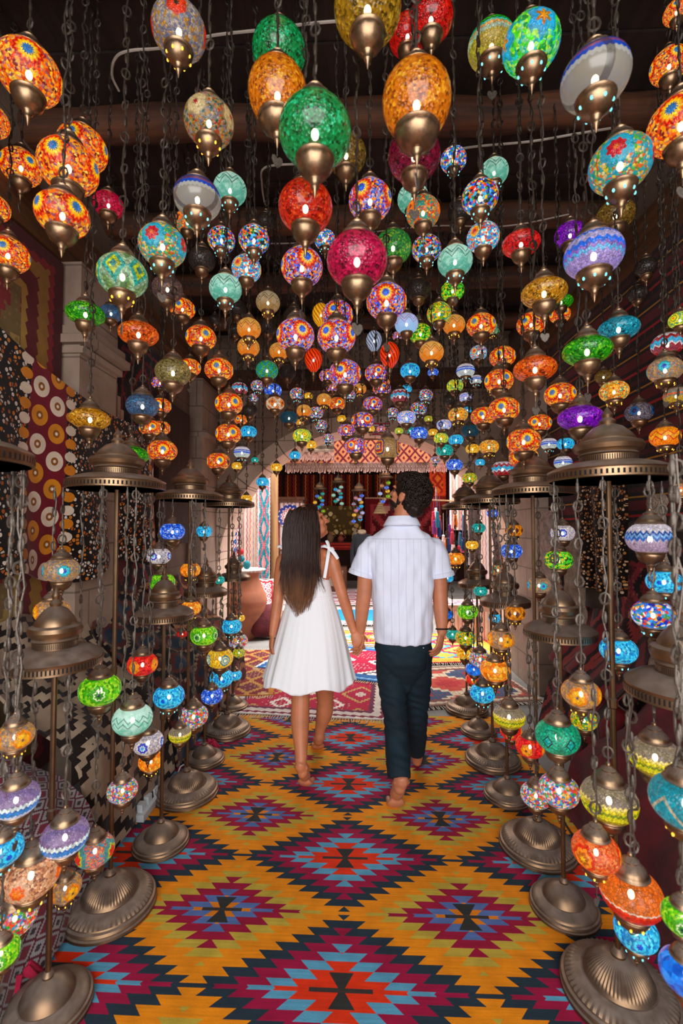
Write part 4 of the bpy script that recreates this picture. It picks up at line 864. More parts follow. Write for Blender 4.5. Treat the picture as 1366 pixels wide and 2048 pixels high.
land += [dict(px=x, py=y, wd=100, lm=n) for x, y, n in ((205, 900, 'near left lamp dome'), (1200, 880, 'near right lamp dome'), (735, 905, 'fringed valance'), (815, 985, "man's head"), (610, 1040, "woman's head"), (130, 620, 'stone pilaster'), (760, 850, 'arch crown'))]
def lname(M_): return M_.get('lm') or short(M_).replace('glass lantern', 'glass').replace(' lantern', '').replace('pale ', '').replace('bright ', '').replace('very large', 'huge')
used = set()
for L in LN:
    if cl[looks(L)] == 1 or cz[size_word(L) + ' ' + looks(L)] == 1: L['label'] = size_word(L) + ' ' + looks(L); used.add(L['label'])
def dist(a, b): return math.hypot(a['px'] - b['px'], a['py'] - b['py'])
for L in LN:
    if 'label' in L: continue
    same = [K for K in LN if K is not L and short(K) == short(L)]
    c = sorted([M_ for M_ in land if M_ is not L], key=lambda M_: dist(M_, L))[:14]; done = False
    for M_ in c[:6]:                       # closest of its kind to one landmark on that side
        if dist(L, M_) < 170 and not [K for K in same if dirs(K, M_) == dirs(L, M_) and dist(K, M_) < dist(L, M_) * 1.6]:
            cand = '%s %s the %s' % (short(L), 'just ' + dirs(L, M_), lname(M_))
            if cand not in used and len(cand.split()) <= 16: L['label'] = cand; used.add(cand); done = True; break
    if done: continue
    best = None
    for i, A in enumerate(c):              # two landmarks, one for each direction
        for B in c[i + 1:]:
            if A is L or B is L or lname(A) == lname(B): continue
            tw = [K for K in same if dirs(K, A) == dirs(L, A) and dirs(K, B) == dirs(L, B)]
            cand = '%s %s %s and %s %s' % (short(L), dirs(L, A), lname(A), dirs(L, B), lname(B))
            nw = len(cand.split())
            if cand in used: continue
            q = (max(0, nw - 16) + len(tw), dist(L, A) + dist(L, B))
            if best is None or q < best[0]: best = (q, cand)
    L['label'] = best[1]; used.add(best[1]); L['amb'] = best[0][0]
print('ambiguous labels', sum(1 for L in LN if L.get('amb')), 'distinct', len(set(L['label'] for L in LN)), 'of', len(LN))
for L in LN: tag(L['o'], L['label'], 'lantern', 'lanterns hanging from the ceiling')

# ================================================================== FLOOR LAMPS (tall and short stands, canopy with hanging globes)
def stand(X, Y, tall, label):
    e = empty('floor_lamp', (X, Y, .012)); tag(e, label, 'lamp', 'brass lamp stands along the passage')
    zc = 1.64 if tall else 1.05; R_ = .185 if tall else .135; br = .172 if tall else .128; q = br / .172; c = R_ / .185
    pb = [(.165, 0), (.172, .006), (.170, .014), (.164, .018), (.170, .026), (.166, .034), (.158, .038), (.156, .042), (.149, .049), (.130, .058), (.116, .061), (.108, .064), (.102, .063), (.098, .070), (.088, .086), (.070, .104), (.048, .118), (.030, .126), (.022, .130), (.024, .138), (.018, .146), (.012, .152), (0, .153)]
    ribs = (8, 9, 14, 15, 16) if tall else (-1,)
    part('base', MB().lathe([(r * q, z * (1 if tall else .8)) for r, z in pb], 112, rip=lambda i: .028 if i in ribs else 0), BRASS_D, e, sharp=25)
    mb = MB(); mb.lathe([(.0085, .10), (.0085, zc * .55), (.013, zc * .55 + .005), (.013, zc * .55 + .03), (.0085, zc * .55 + .035), (.0085, zc + .02)], 10); 
    part('pole', mb, BRASS_D, e)
    k = zc
    mb = MB(); mb.lathe([(.178 * c, k + .002), (.185 * c, k + .004), (.183 * c, k + .030), (.186 * c, k + .034), (.176 * c, k + .040), (.150 * c, k + .052), (.120 * c, k + .060), (.088 * c, k + .063), (.0, k + .063)], 64)
    mb.lathe([(.0, k + .03), (.16 * c, k + .03), (.178 * c, k + .002)], 64)
    can = part('canopy', mb, BRASS, e)
    mb = MB(); mb.lathe([(.1865 * c, k + .010), (.1865 * c, k + .024)], 64); mb.lathe([(.086 * c, k + .066), (.086 * c, k + .082)], 64)
    part('pierced_band', mb, BRASS_P, can)
    mb = MB(); mb.lathe([(.082 * c, k + .060), (.083 * c, k + .084), (.09 * c, k + .088), (.083 * c, k + .094), (.1 * c, k + .102), (.106 * c, k + .116), (.1 * c, k + .128), (.082 * c, k + .134), (.08 * c, k + .142), (.066 * c, k + .160), (.045 * c, k + .180), (.022 * c, k + .19), (.026 * c, k + .2), (.014 * c, k + .212), (.018 * c, k + .222), (0.004, k + .245), (0, k + .25)], 48)
    part('dome', mb, BRASS, can)
    return dict(o=e, X=X, Y=Y, zc=zc, R=R_, tall=tall)
S = {}
S['LA'] = stand(-.975, 1.80, True, 'tall brass floor lamp at left with the largest fully visible ribbed base')
S['LB'] = stand(-.96, 1.42, False, 'short brass floor lamp at left in front, base cut off by the bottom edge')
S['LC'] = stand(-.99, 1.04, True, 'tall brass floor lamp at the far left edge, only its canopy rim showing')
S['LD'] = stand(-.96, 2.56, True, 'tall brass floor lamp second along the left row with visible base')
S['LE'] = stand(-.93, 2.16, False, 'short brass floor lamp between the first two tall left lamps')
S['LF'] = stand(-.985, 2.92, False, 'short brass floor lamp behind the second tall left lamp')
S['LG'] = stand(-.96, 3.34, True, 'tall brass floor lamp farthest along the left row by the arch')
S['LH'] = stand(-1.04, 3.78, False, 'short brass floor lamp at the far end of the left row')
S['RA'] = stand(.825, 1.53, True, 'tall brass floor lamp at right nearest the camera with the widest canopy')
S['RB'] = stand(.84, 1.22, False, 'short brass floor lamp at the lower right edge with large low canopy')
S['RI'] = stand(.87, .84, True, 'tall brass floor lamp at the far right edge, mostly outside the picture')
S['RC'] = stand(.83, 2.20, True, 'tall brass floor lamp second along the right row')
S['RD'] = stand(.80, 1.86, False, 'short brass floor lamp between the first two tall right lamps')
S['RE'] = stand(.85, 2.98, True, 'tall brass floor lamp third along the right row')
S['RF'] = stand(.82, 2.60, False, 'short brass floor lamp between the second and third tall right lamps')
S['RG'] = stand(.87, 3.40, False, 'short brass floor lamp behind the third tall right lamp')
S['RH'] = stand(.88, 3.80, True, 'tall brass floor lamp farthest along the right row beside the man')
PD = [  # stand, photo x, photo y, width px, kind, side (-1 towards the camera)
('LA',123,1140,80,'Pn',-1),('LA',104,1222,78,'Po',-1),('LA',160,1298,44,'Pn',1),('LA',200,1379,90,'Pg',-1),('LA',285,1328,64,'Pr',1),('LA',265,1438,84,'Pm',-1),('LA',245,1580,64,'Px',-1),('LA',296,1484,64,'Pw',1),('LA',190,1700,82,'Pf',-1),
('LB',130,1672,102,'Pl',-1),('LB',130,1775,70,'Po',1),('LB',62,1748,128,'Pz',-1),('LB',30,1835,96,'Px',-1),
('LC',30,1472,86,'Po',1),('LC',32,1598,104,'Pl',1),('LC',5,1700,92,'Pt',1),('LC',2,1905,84,'Pg',1),
('LE',338,1392,64,'Pt',-1),('LE',302,1522,52,'Pa',1),('LE',360,1468,46,'Py',1),
('LD',345,1063,52,'Pb',-1),('LD',318,1112,50,'Pw',-1),('LD',325,1165,54,'Pg',-1),('LD',408,1063,34,'tq',1),('LD',381,1140,42,'Pa',1),('LD',382,1216,42,'Pa',-1),('LD',387,1432,60,'Px',-1),('LD',408,1270,56,'Pg',-1),
('LF',440,1316,54,'Pk',-1),('LF',443,1356,48,'Pt',1),('LF',424,1391,44,'Pb',-1),('LF',365,1268,24,'kd',1),
('LG',463,1252,42,'Pt',-1),('LG',476,1282,40,'Px',1),('LG',438,1160,24,'te',1),('LG',478,1305,26,'cy',-1),
('LH',470,1350,28,'tq',-1),('LH',480,1236,20,'yl',1),
('RA',1300,1076,102,'Ps',-1),('RA',1328,1163,76,'Pt',1),('RA',1306,1229,90,'cb',-1),('RA',1237,1300,78,'Pt',1),('RA',1162,1386,80,'Po',-1),('RA',1115,1472,90,'Pq',-1),('RA',1118,1580,82,'Px',-1),('RA',1218,1598,116,'Py',-1),
('RB',1192,1702,98,'PF',1),('RB',1262,1785,128,'PO',-1),('RB',1272,1862,90,'Pt',1),('RB',1310,1512,112,'Py',1),
('RI',1370,1602,150,'Pv',-1),('RI',1366,1835,90,'Pg',1),('RI',1372,1945,110,'PB',1),
('RD',1072,1590,62,'Px',-1),('RD',1168,1440,54,'cy',1),('RD',1060,1492,58,'Pr',-1),
('RC',1117,1120,58,'cg',-1),('RC',1125,1066,50,'Pw',1),('RC',1078,1170,48,'Pn',1),('RC',1030,1226,42,'Pd',-1),('RC',1018,1432,64,'Py',-1),('RC',1002,1278,56,'Po',-1),('RC',990,1340,60,'Pa',-1),('RC',1022,1462,44,'Pr',1),
('RF',965,1386,50,'Pt',-1),('RF',960,1318,44,'Px',1),('RF',948,1338,34,'PB',-1),
('RE',1023,1102,44,'Pb',-1),('RE',1028,1061,36,'Pd',1),('RE',996,1140,34,'of',1),('RE',961,1182,28,'te',-1),('RE',990,1236,26,'tq',1),('RE',935,1223,42,'Pg',-1),('RE',944,1090,26,'yl',-1),('RE',957,1056,28,'te',1),
('RG',931,1275,42,'cy',-1),('RG',905,1268,28,'te',-1),('RG',930,1305,36,'yl',1),('RG',944,1358,26,'Pr',-1),
('RH',911,1117,36,'Pa',-1),('RH',895,1156,24,'tq',-1),('RH',895,1229,24,'PB',-1),('RH',985,1027,24,'bu',1)]
rr = random.Random(5)
for st, px, py, wd, ty, side in PD:
    s = S[st]; tx = (px - 683) / FPX; k_ = math.sqrt(1 + tx * tx); Y_ = s['Y']; X0 = P(px, py, Y_).x
    rad = s['R'] * .92
    # find the spot on the canopy rim seen at this pixel column, on the near or far side
    dxr = ray(px, py); sl = dxr.x / dxr.y                                  # x = sl*y
    A_ = 1 + sl * sl; B_ = -2 * (s['Y'] + sl * s['X']); C_ = s['X'] ** 2 + s['Y'] ** 2 - rad ** 2; disc = B_ * B_ - 4 * A_ * C_
    if disc > 0: Y_ = (-B_ + side * math.sqrt(disc)) / (2 * A_)
    else: Y_ = -B_ / (2 * A_)
    p = P(px, py, Y_); D_ = wd * Y_ / FPX / k_
    sh = 'obl' if G[ty][1] != 'flt' else 'flt'
    g = link('pendant_globe', m_globe(sh, ty), s['o'], (p.x - s['X'], p.y - s['Y'], p.z - .012), G[ty][0].replace(' lantern', ' glass globe') if 'globe' not in G[ty][0] else G[ty][0])
    g.scale = (D_,) * 3; g.rotation_euler = (0, 0, math.atan2(-p.y, -p.x) - PI / 4 + rr.uniform(-.6, .6))
    link('top_cap', m_cap(sh, G[ty][4], False), g); link('bottom_cap', m_cap(sh, G[ty][4], True), g); link('bulb', MESH['bulb'], g)
    link('chain', chain_mesh(sh, D_, s['zc'] + .015 - p.z, rr, True, .0026), g)
    if rr.random() < .35: link('charm', charm_mesh(sh), g)
# ================================================================== THE COUPLE
def skin_mat(name, base):
    t = NT(name); o, x, y, z = t.obj(); n1 = t.noise(o, 14, 4, .6); c = rgb(base)[:3]
    col = t.ramp(n1, [(.3, tuple(v * .86 for v in c)), (.7, tuple(min(1, v * 1.1) for v in c))], 'LINEAR')
    b = t.n('ShaderNodeBsdfPrincipled'); t.inp(b.inputs['Base Color'], col); b.inputs['Roughness'].default_value = .5
    b.inputs['Subsurface Weight'].default_value = .12; b.inputs['Subsurface Radius'].default_value = (.02, .008, .004); b.inputs['Subsurface Scale'].default_value = .5
    return t.done(b.outputs[0])
SK_W = skin_mat('tanned skin', '#c27852'); SK_M = skin_mat('olive skin', '#bd7856')
def hairmat(name, c0, c1, z0, z1):
    t = NT(name); o, x, y, z = t.obj(); f = t.M('DIVIDE', t.M('SUBTRACT', z, z0), z1 - z0, clamp=True)
    n1 = t.noise(t.scalev(o, (60, 60, 3)), 1, 3); col = t.ramp(t.M('ADD', f, t.M('MULTIPLY', t.M('SUBTRACT', n1, .5), .5)), [(0, c1), (.55, c0), (1, c0)], 'LINEAR')
    return t.done(t.bsdf(col, .5, 0, n1, .2, .002, .25))
def rings(mb, rows, n=36, pw=2.4, fold=None, caps=True):
    """rows: (centre Vector, half width x, half depth y); horizontal superellipse rings"""
    vs = []
    for j, (c, a, b) in enumerate(rows):
        for k in range(n):
            th = 2 * PI * k / n; ca, sa = math.cos(th), math.sin(th); q = (abs(ca) ** pw + abs(sa) ** pw) ** (-1 / pw)
            f = fold(j / (len(rows) - 1), th) if fold else 1
            vs.append((c[0] + a * q * ca * f, c[1] + b * q * sa * f, c[2]))
    fs = []; m = len(rows)
    for j in range(m - 1):
        for k in range(n):
            k2 = (k + 1) % n; fs.append((j * n + k, (j + 1) * n + k, (j + 1) * n + k2, j * n + k2))
    if caps: fs.append(tuple(range(n))); fs.append(tuple(reversed(range((m - 1) * n, m * n))))
    mb.add(vs, fs)
def cat(pts, k=6):                       # Catmull-Rom through (Vector, radius...) tuples
    pts = [tuple(p) + tuple(r) if isinstance(r, (tuple, list)) else tuple(p) + (r,) for p, r in pts]; out = []
    for i in range(len(pts) - 1):
        p0 = pts[max(i - 1, 0)]; p1 = pts[i]; p2 = pts[i + 1]; p3 = pts[min(i + 2, len(pts) - 1)]
        for s in range(k):
            t = s / k; out.append(tuple(.5 * ((2 * b) + (-a + c) * t + (2 * a - 5 * b + 4 * c - d) * t * t + (-a + 3 * b - 3 * c + d) * t ** 3) for a, b, c, d in zip(p0, p1, p2, p3)))
    out.append(pts[-1]); return out
def limb(mb, pts, n=16, k=6, flat=None):
    q = cat(pts, k); mb.tube([p[:3] for p in q], [p[3] for p in q], n)
    mb.ell(q[0][:3], (q[0][3],) * 3, 12, 8); mb.ell(q[-1][:3], (q[-1][3],) * 3, 12, 8)
def frame(f, up=(0, 0, 1)):
    f = Vector(f).normalized(); r = f.cross(Vector(up)).normalized(); u = r.cross(f); return Matrix((r, f, u)).transposed()   # local x right, y forward, z up
def hand(mb, wrist, fdir, pnorm, side, curl, size=1.0, thumb=.6, spread=.10):
    """fdir: along the palm; pnorm: out of the palm (fingers curl that way); side: +1 thumb on +x local"""
    f = Vector(fdir).normalized(); pn = Vector(pnorm); pn = (pn - f * pn.dot(f)).normalized(); x = f.cross(pn) * side; w = Vector(wrist)
    # palm
    S_ = size
    for t, hw, ht in ((0, .021, .017), (.02, .026, .017), (.045, .036, .015), (.075, .040, .013), (.09, .039, .012)):
        pass
    R_ = Matrix((x, f, pn)).transposed()
    mb.ell(w + f * .045 * S_, (.036 * S_, .056 * S_, .0155 * S_), 16, 12, 0, R_)
    mb.ell(w + f * .070 * S_, (.040 * S_, .026 * S_, .013 * S_), 16, 10, 0, R_)
    mb.ell(w + f * .035 * S_ + x * .020 * S_ + pn * .006 * S_, (.016 * S_, .030 * S_, .015 * S_), 12, 8, 0, R_)
    for i, (off, L, r) in enumerate([(.030, .072, .0088), (.010, .080, .0090), (-.011, .075, .0086), (-.030, .058, .0076)]):
        c = curl[i] if isinstance(curl, (list, tuple)) else curl
        p = w + (f * .080 + x * off) * S_; d = (f + x * off * spread * 20 * .3).normalized(); seg = [L * .44, L * .31, L * .25]; pts = [(p - f * .02 * S_, r * S_ * 1.05), (p, r * S_ * 1.05)]
        ang = 0
        for sgi, s_ in enumerate(seg):
            ang += c * (1.0 if sgi else .75); dd = d * math.cos(ang) + pn * math.sin(ang); p = p + dd * s_ * S_; pts.append((p.copy(), r * S_ * (.97 - .09 * sgi)))
        for a, b in zip(pts[:-1], pts[1:]): mb.tube([a[0], b[0]], [a[1], b[1]], 10)
        for a in pts: mb.ell(a[0], (a[1],) * 3, 10, 8)
    p = w + (f * .022 + x * .026 + pn * .004) * S_; d = (f * .75 + x * .65 + pn * .35 * thumb).normalized(); pts = [(p, .0125 * S_)]
    for s_, r in ((.034, .0108), (.028, .0096), (.022, .0082)):
        p = p + d * s_ * S_; pts.append((p.copy(), r * S_)); d = (d + pn * .35 * thumb - x * .22 + f * .1).normalized()
    for a, b in zip(pts[:-1], pts[1:]): mb.tube([a[0], b[0]], [a[1], b[1]], 10)
    for a in pts: mb.ell(a[0], (a[1],) * 3, 10, 8)
def foot(mb, ankle, heel, ball, fdir, size=1.0, toe_up=0.0):
    """ankle, heel (bottom back), ball (ground) world points; toes continue along fdir"""
    a, h, b = Vector(ankle), Vector(heel), Vector(ball); f = Vector(fdir).normalized(); s = Vector((f.y, -f.x, 0)).normalized(); S_ = size
    ax = (b - h).normalized(); up = s.cross(ax).normalized()
    if up.z < 0: up = -up
    R_ = Matrix((s, ax, up)).transposed()
    L = (b - h).length
    mb.ell(h + ax * .028 * S_ + up * .030 * S_, (.029 * S_, .034 * S_, .031 * S_), 16, 12, 0, R_)
    mb.ell(h + ax * L * .45 + up * .030 * S_, (.031 * S_, L * .42, .026 * S_), 16, 12, 0, R_)
    mb.ell(b + up * .018 * S_, (.042 * S_, .040 * S_, .018 * S_), 16, 12, 0, R_)
    mb.ell(h + ax * L * .62 + up * .036 * S_, (.034 * S_, L * .36, .022 * S_), 16, 12, 0, R_)
    q = cat([(a + Vector((0, 0, .012)), .031 * S_), (a, .032 * S_), (h + ax * .05 * S_ + up * .045 * S_, .034 * S_)], 4); mb.tube([p[:3] for p in q], [p[3] for p in q], 14)
    for sg in (-1, 1): mb.ell(a + s * sg * .028 * S_ - Vector((0, 0, .006)), (.012 * S_,) * 3, 8, 6)
    tl = (f + Vector((0, 0, toe_up))).normalized()
    for i, (o, l, r) in enumerate([(-.030, .040, .0125), (-.011, .036, .0088), (.004, .032, .0082), (.018, .027, .0076), (.031, .020, .0074)]):
        o2 = o * foot.side; p0 = b + s * o2 * S_ + tl * .018 * S_ + Vector((0, 0, .012)); p1 = p0 + tl * l * S_; p1.z = max(p1.z - .003, .025)
        mb.tube([p0, p1], [r * S_ * 1.1, r * S_], 10); mb.ell(p1, (r * S_,) * 3, 10, 8)
foot.side = 1
def head(mb, c, f, up, S_=1.0, male=False):
    F = frame(f, up); c = Vector(c)
    def L(x, y, z): return c + F @ Vector((x * S_, y * S_, z * S_))
    def E(p, r, rot=None): mb.ell(L(*p), tuple(v * S_ for v in r), 20, 14, 0, F @ rot if rot else F)
    E((0, -.012, .022), (.074, .092, .090)); E((0, .022, -.028), (.060, .066, .078)); E((0, .046, -.072), (.034 if not male else .040, .034, .030))
    for s in (-1, 1):
        E((s * .040, .036, -.052), (.022, .040, .030)); E((s * .036, .060, -.012), (.022, .020, .020)); E((s * .076, -.004, -.008), (.010, .020, .032)); E((s * .080, -.010, .006), (.007, .015, .016))
        E((s * .030, .076, .030), (.024, .012, .010)); E((s * .014, .092, -.022), (.010, .010, .008))
    for k in range(7): E((0, .078 + k * .0045, .022 - k * .0075), (.0095 + k * .0006, .012, .010))
    E((0, .104, -.022), (.012, .012, .010)); E((0, .078, -.045), (.020, .016, .010)); E((0, .084, -.048), (.022, .010, .006)); E((0, .082, -.058), (.019, .010, .006)); E((0, .076, -.078), (.018, .014, .014))
    return L, F
def voxel(name, mb, voxel_size, smooth, mat, root, disp=None, ratio=None):
    """union the overlapping solids into one continuous surface"""
    me = mb.mesh('tmp', mat, root.location, 0); o = D.objects.new('tmp', me); COL.objects.link(o)
    m = o.modifiers.new('r', 'REMESH'); m.mode = 'VOXEL'; m.voxel_size = voxel_size; m.use_smooth_shade = True
    if smooth: s = o.modifiers.new('s', 'SMOOTH'); s.factor = .5; s.iterations = smooth
    dg = bpy.context.evaluated_depsgraph_get(); dg.update()
    r = D.meshes.new_from_object(o.evaluated_get(dg)); D.objects.remove(o); r.name = name
    if disp:
        nr = [v.normal.copy() for v in r.vertices]
        for v, n in zip(r.vertices, nr): v.co = v.co + n * disp(v.co, n)
    r.polygons.foreach_set('use_smooth', [True] * len(r.polygons)); r.materials.clear(); r.materials.append(mat); r.update()
    return link(name, r, root)

# ---------------------------------------------------------------- the woman
rw = empty('person', (P(615, 1500, 2.82).x, 2.82, .012)); tag(rw, 'barefoot woman with long dark hair in a short white sundress, holding the man\'s hand', 'person')
Q = P
b = MB()
rings(b, [(Q(619, 1262, 2.80), .158, .115), (Q(619, 1235, 2.80), .150, .110), (Q(620, 1195, 2.80), .112, .085), (Q(619, 1165, 2.80), .118, .085), (Q(617, 1140, 2.80), .138, .088), (Q(616, 1122, 2.80), .150, .078), (Q(615, 1108, 2.80), .118, .062), (Q(614, 1098, 2.80), .062, .052)], 32, 2.2)
limb(b, [(Q(614, 1120, 2.79), .055), (Q(614, 1098, 2.795), .048), (Q(618, 1078, 2.79), .046), (Q(618, 1060, 2.785), .05)])
for sx in (-1, 1): limb(b, [(Q(615 + sx * 12, 1104, 2.80), .04), (Q(615 + sx * 34, 1112, 2.80), .038), (Q(615 + sx * 48, 1120, 2.80), .042)])
limb(b, [(Q(664, 1122, 2.80), .045), (Q(673, 1150, 2.79), .040), (Q(684, 1188, 2.77), .033), (Q(695, 1222, 2.73), .032), (Q(707, 1262, 2.67), .0225)])
limb(b, [(Q(566, 1122, 2.80), .044), (Q(560, 1155, 2.80), .039), (Q(556, 1195, 2.80), .033), (Q(551, 1230, 2.77), .031), (Q(545, 1268, 2.74), .0215)])
hand(b, Q(708, 1263, 2.665), Q(717, 1290, 2.655) - Q(708, 1263, 2.665), (-.12, .95, .1), 1, [.55, .6, .62, .66], .92, .9)
hand(b, Q(545, 1269, 2.74), Q(541, 1300, 2.73) - Q(545, 1269, 2.74), (.9, .35, 0), -1, [.28, .32, .36, .4], .88, .5)
limb(b, [(Q(600, 1262, 2.80), .095), (Q(600, 1330, 2.80), .080), (Q(601, 1395, 2.75), .056), (Q(600, 1440, 2.70), .055), (Q(602, 1500, 2.61), .037), (Q(602, 1533, 2.575), .0315)])
limb(b, [(Q(640, 1262, 2.80), .095), (Q(645, 1330, 2.87), .080), (Q(650, 1395, 2.95), .055), (Q(649, 1425, 2.98), .054), (Q(641, 1455, 3.00), .036), (Q(639, 1474, 3.00), .0315)])
pa = Q(602, 1532, 2.575); hx = Q(602, 1553, 2.54); ba = Q(608, 1573, 2.655); ba.z = .020; foot.side = -1
foot(b, pa, hx, ba, (.22, .97, 0), 1.08)
pa = Q(639, 1474, 3.00); hx = Q(638, 1488, 2.97); ba = Q(636, 1500, 3.09); ba.z = .020; foot.side = 1
foot(b, pa, hx, ba, (-.10, 1, 0), 1.05)
Lw, Fw = head(b, Q(619, 1047, 2.78), (.92, .25, .32), (-.25, -.08, 1), 1.05)
voxel('body', b, .0048, 3, SK_W, rw)
eb = MB(); WHT = simple('dark eye', '#4a3426', .2, 0, .02, 4, 0)
for s in (-1, 1): eb.ell(Lw(s * .030, .066, .008), (.0105,) * 3, 12, 8)
part('eyes', eb, WHT, rw, off=rw.location)
# dress: bodice and flared skirt with soft folds
DRM = NT('white crepe cotton'); o_, x_, y_, z_ = DRM.obj()
DRM = DRM.done(DRM.bsdf(rgb('#f0f2f6'), .85, 0, DRM.noise(DRM.scalev(o_, (90, 90, 20)), 1, 4), .35, .003, .2, .3))
d = MB(); rows = []
key = [(1151, 617, 40, .092), (1165, 618, 41.5, .094), (1180, 620, 43, .094), (1194, 621, 44.5, .096), (1210, 621, 50, .108), (1240, 621, 59, .135), (1280, 620, 70, .165), (1320, 618, 80, .19), (1345, 617, 86, .205), (1362, 616.5, 89, .213)]
for i in range(len(key) - 1):
    for s in range(6):
        f = s / 6; a, c = key[i], key[i + 1]; yy, cx, hw, dp = (a[j] + (c[j] - a[j]) * f for j in range(4)); rows.append((Q(cx, yy, 2.80), hw * 2.80 / FPX, dp))
a = key[-1]; rows.append((Q(a[1], a[0], 2.80), a[2] * 2.80 / FPX, a[3]))
wz = Q(620, 1194, 2.8).z
def dfold(t, th):
    k = max(0, (t - .33) / .67); return 1 + k * (.040 * math.sin(13 * th + 1.6 * math.sin(3 * th) + math.sin(2 * th + 1)) * (.5 + .5 * math.sin(2 * th + .7)) + .010 * math.sin(29 * th + 2 * math.sin(4 * th)) + .045 * math.sin(6 * th + 2)) + (.006 * math.sin(60 * th) if .27 < t < .45 else .002 * math.sin(40 * th))
rings(d, rows, 220, 2.1, dfold, caps=False)
nv = len(d.v); n_ = 220
# hem waves and inner layer
for k in range(n_):
    i = nv - n_ + k; x, y, z = d.v[i]; th = 2 * PI * k / n_
    for r_ in range(5):
        j = i - r_ * n_; x, y, z = d.v[j]; d.v[j] = (x, y, z + .018 * math.sin(6 * th + 2.4) * (1 - r_ / 5))
dr = part('dress', d, DRM, rw, off=rw.location, sharp=80)
sm = dr.modifiers.new('thickness', 'SOLIDIFY'); sm.thickness = .003; sm.offset = -1
wb = MB(); 
for zz in (1190, 1193.5, 1197):
    c_ = Q(621, zz, 2.8); wb.tube([(c_.x + (44.3 + (zz - 1190) * .25) * 2.8 / FPX * math.cos(a_) , c_.y + .0975 * math.sin(a_), c_.z + .0012 * math.sin(a_ * 40)) for a_ in [2 * PI * k / 120 for k in range(121)]], .0022, 5)
part('waist_gathers', wb, DRM, rw, off=rw.location)
for sx, px0, px1 in ((1, 649, 661), (-1, 583, 570)):
    sb = MB(); P0 = Q(px0, 1156, 2.712); P1 = Q((px0 + px1) / 2 - sx * 1, 1125, 2.712); P2 = Q(px1 - sx * 4, 1106, 2.735); P3 = Q(px1 - sx * 3, 1098, 2.79); P4 = Q(px1 - sx * 3, 1104, 2.85); P5 = Q(px0, 1125, 2.885); P6 = Q(px0, 1153, 2.885)
    q = cat([(p, .0095) for p in (P0, P1, P2, P3, P4, P5, P6)], 5); sb.tube([p[:3] for p in q], [p[3] for p in q], 8, flat=.22, up=(1, 0, 0))
    kx = Q(px1 - sx * 2, 1097, 2.765); sb.ell(kx, (.014, .012, .012), 10, 8)
    for dx, dz, L_ in ((-.05, .012, 1), (-.018, .048, 1), (.028, -.012, 1), (.052, -.062, 1)):
        q = cat([(kx, .008), (kx + Vector((dx * .5, -.012, dz * .5 + .008)), .012), (kx + Vector((dx, -.006, dz)), .010)], 4); sb.tube([p[:3] for p in q], [p[3] for p in q], 8, flat=.25)
    part('shoulder_strap', sb, DRM, rw, off=rw.location)
# long hair
HW = hairmat('long brown hair', '#2a170f', '#86583a', Q(600, 1240, 2.7).z - .012, Q(600, 1060, 2.7).z - .012)
hb = MB(); rr = random.Random(21)
hm = MB()
for p, r in (((0, -.020, .030), (.082, .092, .092)), ((0, -.045, -.02), (.074, .07, .09)), ((-.03, -.02, .0), (.058, .07, .08)), ((.03, -.02, .0), (.056, .07, .08)), ((0, .018, .066), (.066, .062, .050)), ((.045, .01, .03), (.040, .05, .06)), ((-.045, .01, .03), (.040, .05, .06))):
    hm.ell(Lw(*p), tuple(v * .95 for v in r), 20, 14, 0, Fw)
prof = [(1020, 607, 27, .055), (1045, 604, 33, .075), (1075, 603, 35, .07), (1105, 602, 33, .05), (1135, 600, 34, .032), (1165, 598, 33, .026), (1190, 596, 29, .024), (1212, 597, 19, .014)]
def hy(py): return 2.735 - .045 * min(1, max(0, (py - 1060) / 60.)) + .01 * max(0, (py - 1150) / 80.)
rings(hm, [(Q(c, y, hy(y)), hw * 2.7 / FPX, dp) for y, c, hw, dp in reversed(prof[:6])], 28, 2)
voxel('hair', hm, .006, 2, HW, rw, lambda co, n: .004 * noise.noise(Vector((co.x * 70, co.y * 70, co.z * 6))))
for i in range(520):
    s = rr.uniform(-1, 1); lay = rr.uniform(0, 1); end = rr.uniform(1160, 1238) - abs(s) ** 2 * 24; start = rr.uniform(1016, 1080); k = 11; ph = rr.uniform(0, 6); am = rr.uniform(0, 3); pts = []
    for j in range(k):
        f = j / (k - 1); py = start + (end - start) * f
        m_ = 0
        while m_ < len(prof) - 2 and prof[m_ + 1][0] < py: m_ += 1
        a, c = prof[m_], prof[m_ + 1]; g = min(1.2, (py - a[0]) / (c[0] - a[0])); cx = a[1] + (c[1] - a[1]) * g; hw = max(9, a[2] + (c[2] - a[2]) * g) ; dp = max(.012, a[3] + (c[3] - a[3]) * g)
        se = s * (1.0 + .12 * lay); dpt = dp * math.sqrt(max(0, 1 - min(1, abs(s)) ** 2)) + .004 * lay
        px_ = cx + hw * se + am * math.sin(f * 5 + ph) * f + (6 * f * f if s > .6 and lay > .6 else 0)
        q = Q(px_, py, hy(py)); q.y -= dpt; pts.append(q)
    w0 = rr.uniform(.0024, .0046); hb.tube(pts, [w0 * (.6 if j == 0 else 1 - .75 * (j / (k - 1)) ** 2) for j in range(k)], 5, flat=.6)
